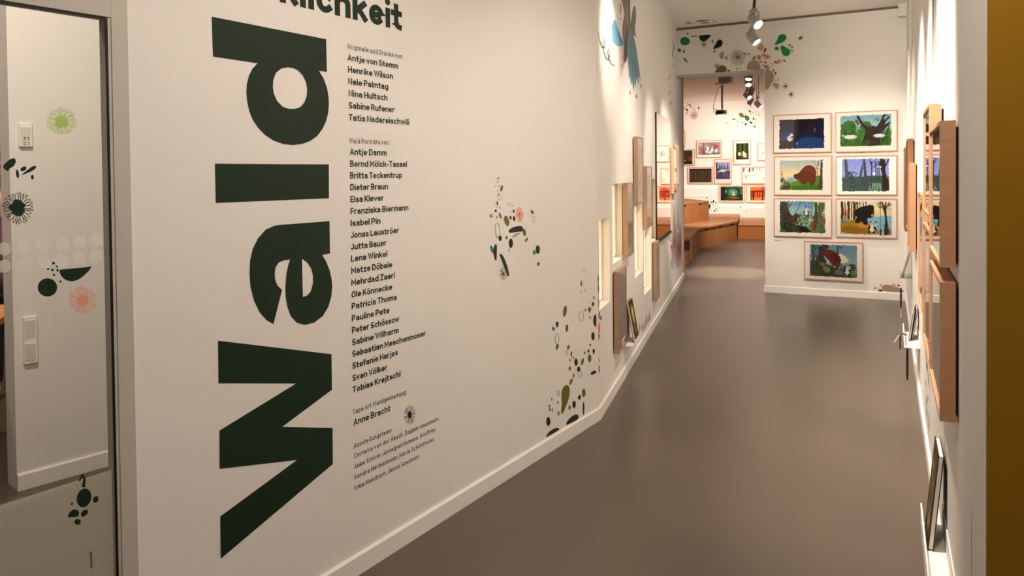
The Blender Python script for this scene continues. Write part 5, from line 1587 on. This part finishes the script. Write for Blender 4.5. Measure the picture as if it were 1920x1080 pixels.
# shapes low on the right wall, a cable, a crack
def rpatch(name, label, cat, items):
    s_ = sum(i[0] for i in items) / len(items)
    t = thing(name, R.w(s_, min(i[1] for i in items)), R.rot, label, cat)
    zb_ = min(i[1] for i in items)
    for i, (a, z, rx, rz, colr) in enumerate(items):
        shape_mesh('leaf_shape', [ell(a, z, rx, rz)], lambda q: (q[0] - s_, R.y(.0008), q[1] - zb_), vin(colr), t, nrm=(0, 1, 0))
rnd = random.Random(3)
rpatch('tape_art', 'loose dark specks low on the right wall past the near frames', 'wall decal',
       [(rnd.uniform(-5.75, -5.1), rnd.uniform(.17, .5), rnd.uniform(.006, .03), rnd.uniform(.01, .03), (DK, OL, TP, (70, 60, 50))[k % 4]) for k in range(22)])
t = thing('cable', R.w(-1.25, 2.9), R.rot, 'thin grey cable running down the right wall close to the corner', 'cable')
b = MB()
b.tube([(0, R.y(.004), 0), (.01, R.y(.004), .3), (0, R.y(.004), CEIL - 2.9)], .004, 6)
obj('wire', b, mat('cable_grey', (170, 158, 148), .6), t)
t = thing('cable', R.w(-6.0, 1.9), R.rot, 'thin pale cable running down the right wall to the near frames', 'cable')
b = MB()
b.tube([(0, R.y(.003), 0), (.008, R.y(.003), .5), (-.004, R.y(.003), 1.), (0, R.y(.003), CEIL - 1.9)], .003, 6)
obj('wire', b, mat('cable_pale', (196, 184, 174), .6), t)
s_, z_ = R.px(1822, 1040)
t = thing('wall_crack', R.w(s_, z_ - .1), R.rot, 'fine dark crack in the white wall beside the ochre edge', 'crack')
cr_ = []
pz_ = [(-.004, 0), (.003, .05), (-.002, .09), (.004, .13), (.001, .2), (.004, .25)]
b = MB()
for q in ribbon(pz_, [.001, .007, .004, .007, .003, .001]):
    b.flat([(x, R.y(.0006), z) for x, z in q])
obj('crack_line', b, mat('crack_grey', (92, 82, 76), .9), t)
# ------------------------------------------------------------------ glass door on the left
Y = D.y
door = bpy.data.objects.new('door_1', None)
COL.objects.link(door)
door.location = D.w(0, 0)
door.rotation_euler = (0, 0, D.rot)
door['kind'] = 'structure'
b = MB()
b.box(-.0465, 0, Y(.005), Y(-.06), 0, CEIL)
b.box(-.0555, -.047, Y(.002), Y(-.05), 0, 2.066)
obj('door_post', b, M_ALU, door)
b = MB()
b.box(-1.25, -.047, Y(.005), Y(-.06), 2.0665, 2.24)
obj('door_rail', b, M_ALU, door)
b = MB()
b.box(-.0615, -.0557, Y(.001), Y(-.003), 0, 2.064)
b.box(-1.25, -.0616, Y(.001), Y(-.003), 2.0575, 2.0655)
obj('gasket', b, M_BLACK, door)
b = MB()
b.add([(-1.2, Y(0), .01), (-.062, Y(0), .01), (-.062, Y(0), 2.057), (-1.2, Y(0), 2.057)], [(0, 1, 2, 3)])
obj('pane', b, M_PANE, door)
b = MB()
b.add([(-1.2, Y(-.003), .01), (-.068, Y(-.003), .01), (-.068, Y(-.003), .754), (-1.2, Y(-.003), .754)], [(0, 1, 2, 3)])
obj('frosted_film', b, M_FILM, door)
b = MB()
b.box(-1.3, -1.205, Y(.005), Y(-.06), 0, CEIL)
obj('door_post', b, M_ALU, door)
dk = (18, 44, 28)
DEC = [('s', 208, 410, 58, 52, (176, 208, 112), dict(n=26, solid=.4, w=.07, seed=14)),
       ('s', 60, 703, 58, 60, dk, dict(n=24, solid=.46, w=.06, seed=15)), ('s', 278, 1013, 54, 52, (222, 160, 142), dict(n=26, solid=.36, w=.07, seed=16)),
       ('p', [(8, 562), (20, 548), (40, 533), (52, 535), (54, 547), (46, 562), (30, 570), (28, 579), (18, 574)], dk), ('e', 59, 587, 5, 15, dk, -8), ('e', 79, 570, 11, 7, dk, -30),
       ('p', [(66, 594), (88, 577), (112, 559), (122, 560), (122, 568), (104, 580)], dk), ('e', 109, 598, 5, 8, dk),
       ('p', [(197, 911), (210, 909), (300, 901), (311, 897), (300, 915), (270, 942), (240, 952), (210, 940)], dk), ('e', 160, 970, 33, 31, dk, 0),
       ('e', 181, 888, 5, 4.4, dk), ('e', 177, 911, 5, 4.4, dk), ('e', 162, 908, 4, 3.6, dk), ('e', 194, 912, 4, 5, dk), ('e', 182, 928, 4.4, 4, dk), ('e', 204, 950, 4, 4, dk), ('e', 192, 899, 3.6, 3.4, dk)]
t0 = dict(parent=door)
def door_motif(crop, shapes):
    motif('x', '', '', D, crop, shapes, off=.0012, parent=door)
door_motif((0, 0, 1.8), DEC)
door_motif((0, 540, 2.0), [('l', [(297, 724), (309, 702), (317, 715), (314, 742), (307, 741)], [6, 7, 9, 12, 9], dk), ('e', 315, 787, 27, 36, dk, 15), ('e', 359, 793, 10, 13, dk, 20), ('e', 270, 809, 4, 6, (70, 60, 40)),
                           ('p', [(251, 860), (262, 838), (280, 828), (297, 836), (295, 857), (270, 860)], dk), ('p', [(303, 860), (305, 838), (325, 828), (332, 840), (322, 854)], dk), ('e', 291, 877, 12, 11, dk),
                           ('l', [(340, 988), (342, 1020), (343, 1052)], [8, 7, 7], (104, 92, 66))])
dots = [(15, 840), (80, 836), (145, 829), (212, 825), (270, 818), (325, 812), (15, 898), (82, 892), (148, 885), (208, 882), (268, 870), (325, 863)]
for x, y_ in dots:
    m_ = shape_mesh('white_dot', [ell(x, y_, 22.5, 22.5)], lambda q: (lambda a, z: (a, Y(.001), z))(*D.px(q[0] / 1.8, q[1] / 1.8, .001)), M_DOT, door)
# wall that carries on past the door
seg('wall_left_door', D.w(-3.6, 0).xy, D.w(-1.3, 0).xy)
lt = MB()
lt.box(-1.21, -.05, Y(.02), Y(-.06), 2.245, CEIL)
struct('wall_left_over_door', lt, M_WALL, D.w(0, 0), D.rot)

# ------------------------------------------------------------------ the room behind the glass
pe = onz(115, 867.5, .085)
E_ = Wall(pe.xy, (.29, .33), 1)
sE = E_.px(25, 600)[0]
b = MB()
b.box(sE, 3.4, 0, .16, 0, CEIL)
struct('wall_behind_glass', b, M_WALL, E_.w(0, 0), E_.rot)
skirt('baseboard_behind_glass', E_, sE, 3.0, .085)
seg('wall_workroom_far', (-8, 7.2), (1.25, 7.2), m=mat('workroom_wall', (150, 112, 104), .8))
seg('wall_workroom_left', (-8, -5), (-8, 7.2))
seg('wall_workroom_rear', (DL.x, -4.0), (-8, -4.9))
# switches
def sw(name, label, cat, x0, x1, y0, y1, n, plate_only=False):
    s0, zt = E_.px(x0, y0, .01)
    s1, zb_ = E_.px(x1, y1, .01)
    t = thing(name, E_.w((s0 + s1) / 2, zb_), E_.rot, label, cat)
    hx, h = (s1 - s0) / 2, zt - zb_
    b = MB()
    b.prism([(-hx, 0), (hx, 0), (hx - .006, -.016), (-hx + .006, -.016)], 'z', 0, h)
    obj('housing', b, M_TRIM, t)
    for k in range(n):
        z0, z1 = h * (k + .1) / n, h * (k + .86) / n
        b = MB()
        b.prism([(-.017, z0), (-.024, z1), (-.0165, z1), (-.0165, z0)], 'x', -hx * .72, hx * .5)
        obj('rocker' if not plate_only else 'socket_plate', b, mat('switch_white', (228, 222, 212), .4), t)
    return t
sw('light_switch', 'white double rocker switch on the wall behind the glass door', 'light switch', 42, 73, 596, 678, 2)
o = sw('wall_socket', 'white data socket higher on the wall behind the glass door', 'socket', 34, 63, 232, 275, 1, True)
b = MB()
for dx in (-.012, .004):
    for dz in (.018, .045):
        b.box(dx, dx + .006, -.0268, -.0235, dz, dz + .003)
obj('socket_slots', b, M_DARK, o)
# ghostly pale picture frame seen through the glass
# paint-stained work table
tb = Vector((-2.98, 4.28))
t = thing('work_table', (tb.x, tb.y, 0), .35, 'paint-stained wooden work table with black legs behind the glass door', 'table')
TH = .80
b = MB()
b.box(-1.5, 0, -.4, .5, TH - .035, TH)
obj('table_top', b, mat('stained_wood', (206, 142, 92), .6, vary=.5, vscale=9), t)
for x, y_ in ((-1.46, -.36), (-.04, -.36), (-1.46, .46), (-.04, .46)):
    b = MB()
    b.box(x - .03, x + .03, y_ - .03, y_ + .03, 0, TH - .036)
    obj('leg', b, M_BLACK, t)
# a person at the edge of the picture
def person(x, y, rot):
    t = thing('person', (x, y, 0), rot, 'person with dark hair in a purple patterned top behind the glass door', 'person')
    J = {'pel': (0, 0, .95, .15, .115), 'wa': (0, 0, 1.1, .135, .10), 'ch': (0, .01, 1.28, .165, .115), 'up': (0, .0, 1.42, .15, .085), 'nk': (0, .0, 1.50, .055, .055), 'nt': (0, -.015, 1.56, .05, .052),
         'h0': (0, -.03, 1.62, .066, .085), 'h1': (0, -.025, 1.70, .077, .097), 'h2': (0, -.02, 1.77, .05, .06),
         'shl': (-.19, .0, 1.41, .062, .06), 'ell': (-.26, .0, 1.13, .045, .045), 'wrl': (-.2, -.2, .98, .03, .026), 'hal': (-.16, -.29, .93, .036, .018),
         'shr': (.19, .0, 1.41, .062, .06), 'elr': (.26, .0, 1.13, .045, .045), 'wrr': (.2, -.2, .98, .03, .026), 'har': (.16, -.29, .93, .036, .018),
         'hpl': (-.095, 0, .86, .095, .095), 'knl': (-.1, -.01, .49, .06, .06), 'anl': (-.1, .02, .09, .04, .042), 'tol': (-.11, -.14, .035, .036, .03),
         'hpr': (.095, 0, .86, .095, .095), 'knr': (.1, -.01, .49, .06, .06), 'anr': (.1, .02, .09, .04, .042), 'tor': (.11, -.14, .035, .036, .03)}
    Eg = [('pel', 'wa'), ('wa', 'ch'), ('ch', 'up'), ('up', 'nk'), ('nk', 'nt'), ('nt', 'h0'), ('h0', 'h1'), ('h1', 'h2'), ('up', 'shl'), ('shl', 'ell'), ('ell', 'wrl'), ('wrl', 'hal'), ('up', 'shr'), ('shr', 'elr'), ('elr', 'wrr'), ('wrr', 'har'),
          ('pel', 'hpl'), ('hpl', 'knl'), ('knl', 'anl'), ('anl', 'tol'), ('pel', 'hpr'), ('hpr', 'knr'), ('knr', 'anr'), ('anr', 'tor')]
    V = dict(J)
    edges = list(Eg)
    for sd, hand, sg in (('l', 'hal', -1), ('r', 'har', 1)):
        hx, hy, hz = J[hand][:3]
        for k, (dx, ln) in enumerate(((-.03, .055), (-.01, .07), (.01, .075), (.03, .065))):
            a, b_ = 'f%s%da' % (sd, k), 'f%s%db' % (sd, k)
            V[a] = (hx + dx, hy - .05, hz - .008, .009, .009)
            V[b_] = (hx + dx * 1.15, hy - .05 - ln * .8, hz - .03, .008, .008)
            edges += [(hand, a), (a, b_)]
        V['t%s' % sd] = (hx - sg * .05, hy - .03, hz - .02, .01, .01)
        edges.append((hand, 't%s' % sd))
    ks = list(V)
    me = bpy.data.meshes.new('body')
    me.from_pydata([V[k][:3] for k in ks], [(ks.index(a), ks.index(b_)) for a, b_ in edges], [])
    o = bpy.data.objects.new('body', me)
    COL.objects.link(o)
    o.parent = t
    md = o.modifiers.new('skin', 'SKIN')
    for i, k in enumerate(ks):
        sv = me.skin_vertices[0].data[i]
        sv.radius = V[k][3:5]
        sv.use_root = (k == 'pel')
    o.modifiers.new('sub', 'SUBSURF').levels = 2
    o.modifiers['sub'].render_levels = 2
    me.materials.append(mat('skin', (206, 158, 132), .55))
    def shell(name, bones, grow, m):
        kk = sorted({k for e in bones for k in e}, key=ks.index)
        m2 = bpy.data.meshes.new(name)
        m2.from_pydata([V[k][:3] for k in kk], [(kk.index(a), kk.index(b_)) for a, b_ in bones], [])
        oo = bpy.data.objects.new(name, m2)
        COL.objects.link(oo)
        oo.parent = t
        oo.modifiers.new('skin', 'SKIN')
        for i, k in enumerate(kk):
            sv = m2.skin_vertices[0].data[i]
            sv.radius = (V[k][3] + grow, V[k][4] + grow)
            sv.use_root = (i == 0)
        s2 = oo.modifiers.new('sub', 'SUBSURF')
        s2.levels = s2.render_levels = 2
        m2.materials.append(m)
        return oo
    shell('top', [('pel', 'wa'), ('wa', 'ch'), ('ch', 'up'), ('up', 'shl'), ('shl', 'ell'), ('up', 'shr'), ('shr', 'elr'), ('ell', 'wrl'), ('elr', 'wrr')], .014, mat('purple_cloth', (150, 92, 130), .8, vary=.5, vscale=16))
    shell('trousers', [('pel', 'hpl'), ('hpl', 'knl'), ('knl', 'anl'), ('pel', 'hpr'), ('hpr', 'knr'), ('knr', 'anr')], .012, mat('dark_cloth', (52, 50, 62), .8))
    shell('shoes', [('anl', 'tol')], .012, M_TRIM)
    shell('shoes', [('anr', 'tor')], .012, M_TRIM)
    # face features and hair
    f_ = MB()
    f_.prism([(-.012, 1.645), (.012, 1.645), (.006, 1.69), (-.006, 1.69)], 'y', -.135, -.10)
    obj('nose', f_, MATS['skin'], t)
    for sx in (-1, 1):
        q = MB()
        q.tube([(sx * .03, -.1, 1.70), (sx * .03, -.118, 1.70)], [.013, .009], 10)
        obj('eye', q, M_DARK, t)
        q = MB()
        q.tube([(sx * .072, -.02, 1.66), (sx * .082, -.01, 1.685), (sx * .074, -.005, 1.71)], [.008, .014, .008], 8)
        obj('ear', q, MATS['skin'], t)
    q = MB()
    q.tube([(-.024, -.108, 1.628), (0, -.118, 1.625), (.024, -.108, 1.628)], .006, 8)
    obj('mouth', q, mat('lips', (168, 96, 88), .5), t)
    bm = bmesh.new()
    bmesh.ops.create_uvsphere(bm, u_segments=20, v_segments=14, radius=1)
    me = bpy.data.meshes.new('hair')
    for v in bm.verts:
        v.co = Vector((v.co.x * .098, v.co.y * .118 + .012, v.co.z * .105 + 1.735))
        if v.co.y < -.055 and v.co.z < 1.755:
            v.co.y = -.05
        if v.co.z < 1.72 and v.co.y > -.03:
            v.co.z -= .16
    bm.to_mesh(me)
    me.materials.append(mat('dark_hair', (46, 32, 28), .6))
    oh = bpy.data.objects.new('hair', me)
    COL.objects.link(oh)
    oh.parent = t
    return t
person(-3.72, 5.4, .5)
# unseen ceiling lamps added to light that room and the entrance
def added_ceiling_lamp(x, y, watts, label):
    t = thing('added_ceiling_lamp', (x, y, CEIL), 0, label, 'ceiling light')
    b = MB()
    b.tube([(0, 0, 0), (0, 0, -.05)], [.18, .18], 28)
    obj('lamp_body', b, M_TRIM, t)
    b = MB()
    b.tube([(0, 0, -.05), (0, 0, -.058)], [.165, .15], 28)
    obj('diffuser', b, mat('diffuser', (255, 240, 220), .5, emit=3), t)
    l = bpy.data.lights.new('ceiling_glow', 'AREA')
    l.shape = 'DISK'
    l.size = .3
    l.energy = watts
    l.color = WARM
    o = bpy.data.objects.new('ceiling_glow', l)
    COL.objects.link(o)
    o.location = (x, y, CEIL - .062)
    return t
added_ceiling_lamp(-1.9, 2.5, 34, 'added round ceiling lamp in the room behind the glass door')
added_ceiling_lamp(-4.3, 4.6, 34, 'added round ceiling lamp over the work table')
added_ceiling_lamp(.6, -1.2, 15, 'added round ceiling lamp in the entrance behind the viewpoint')
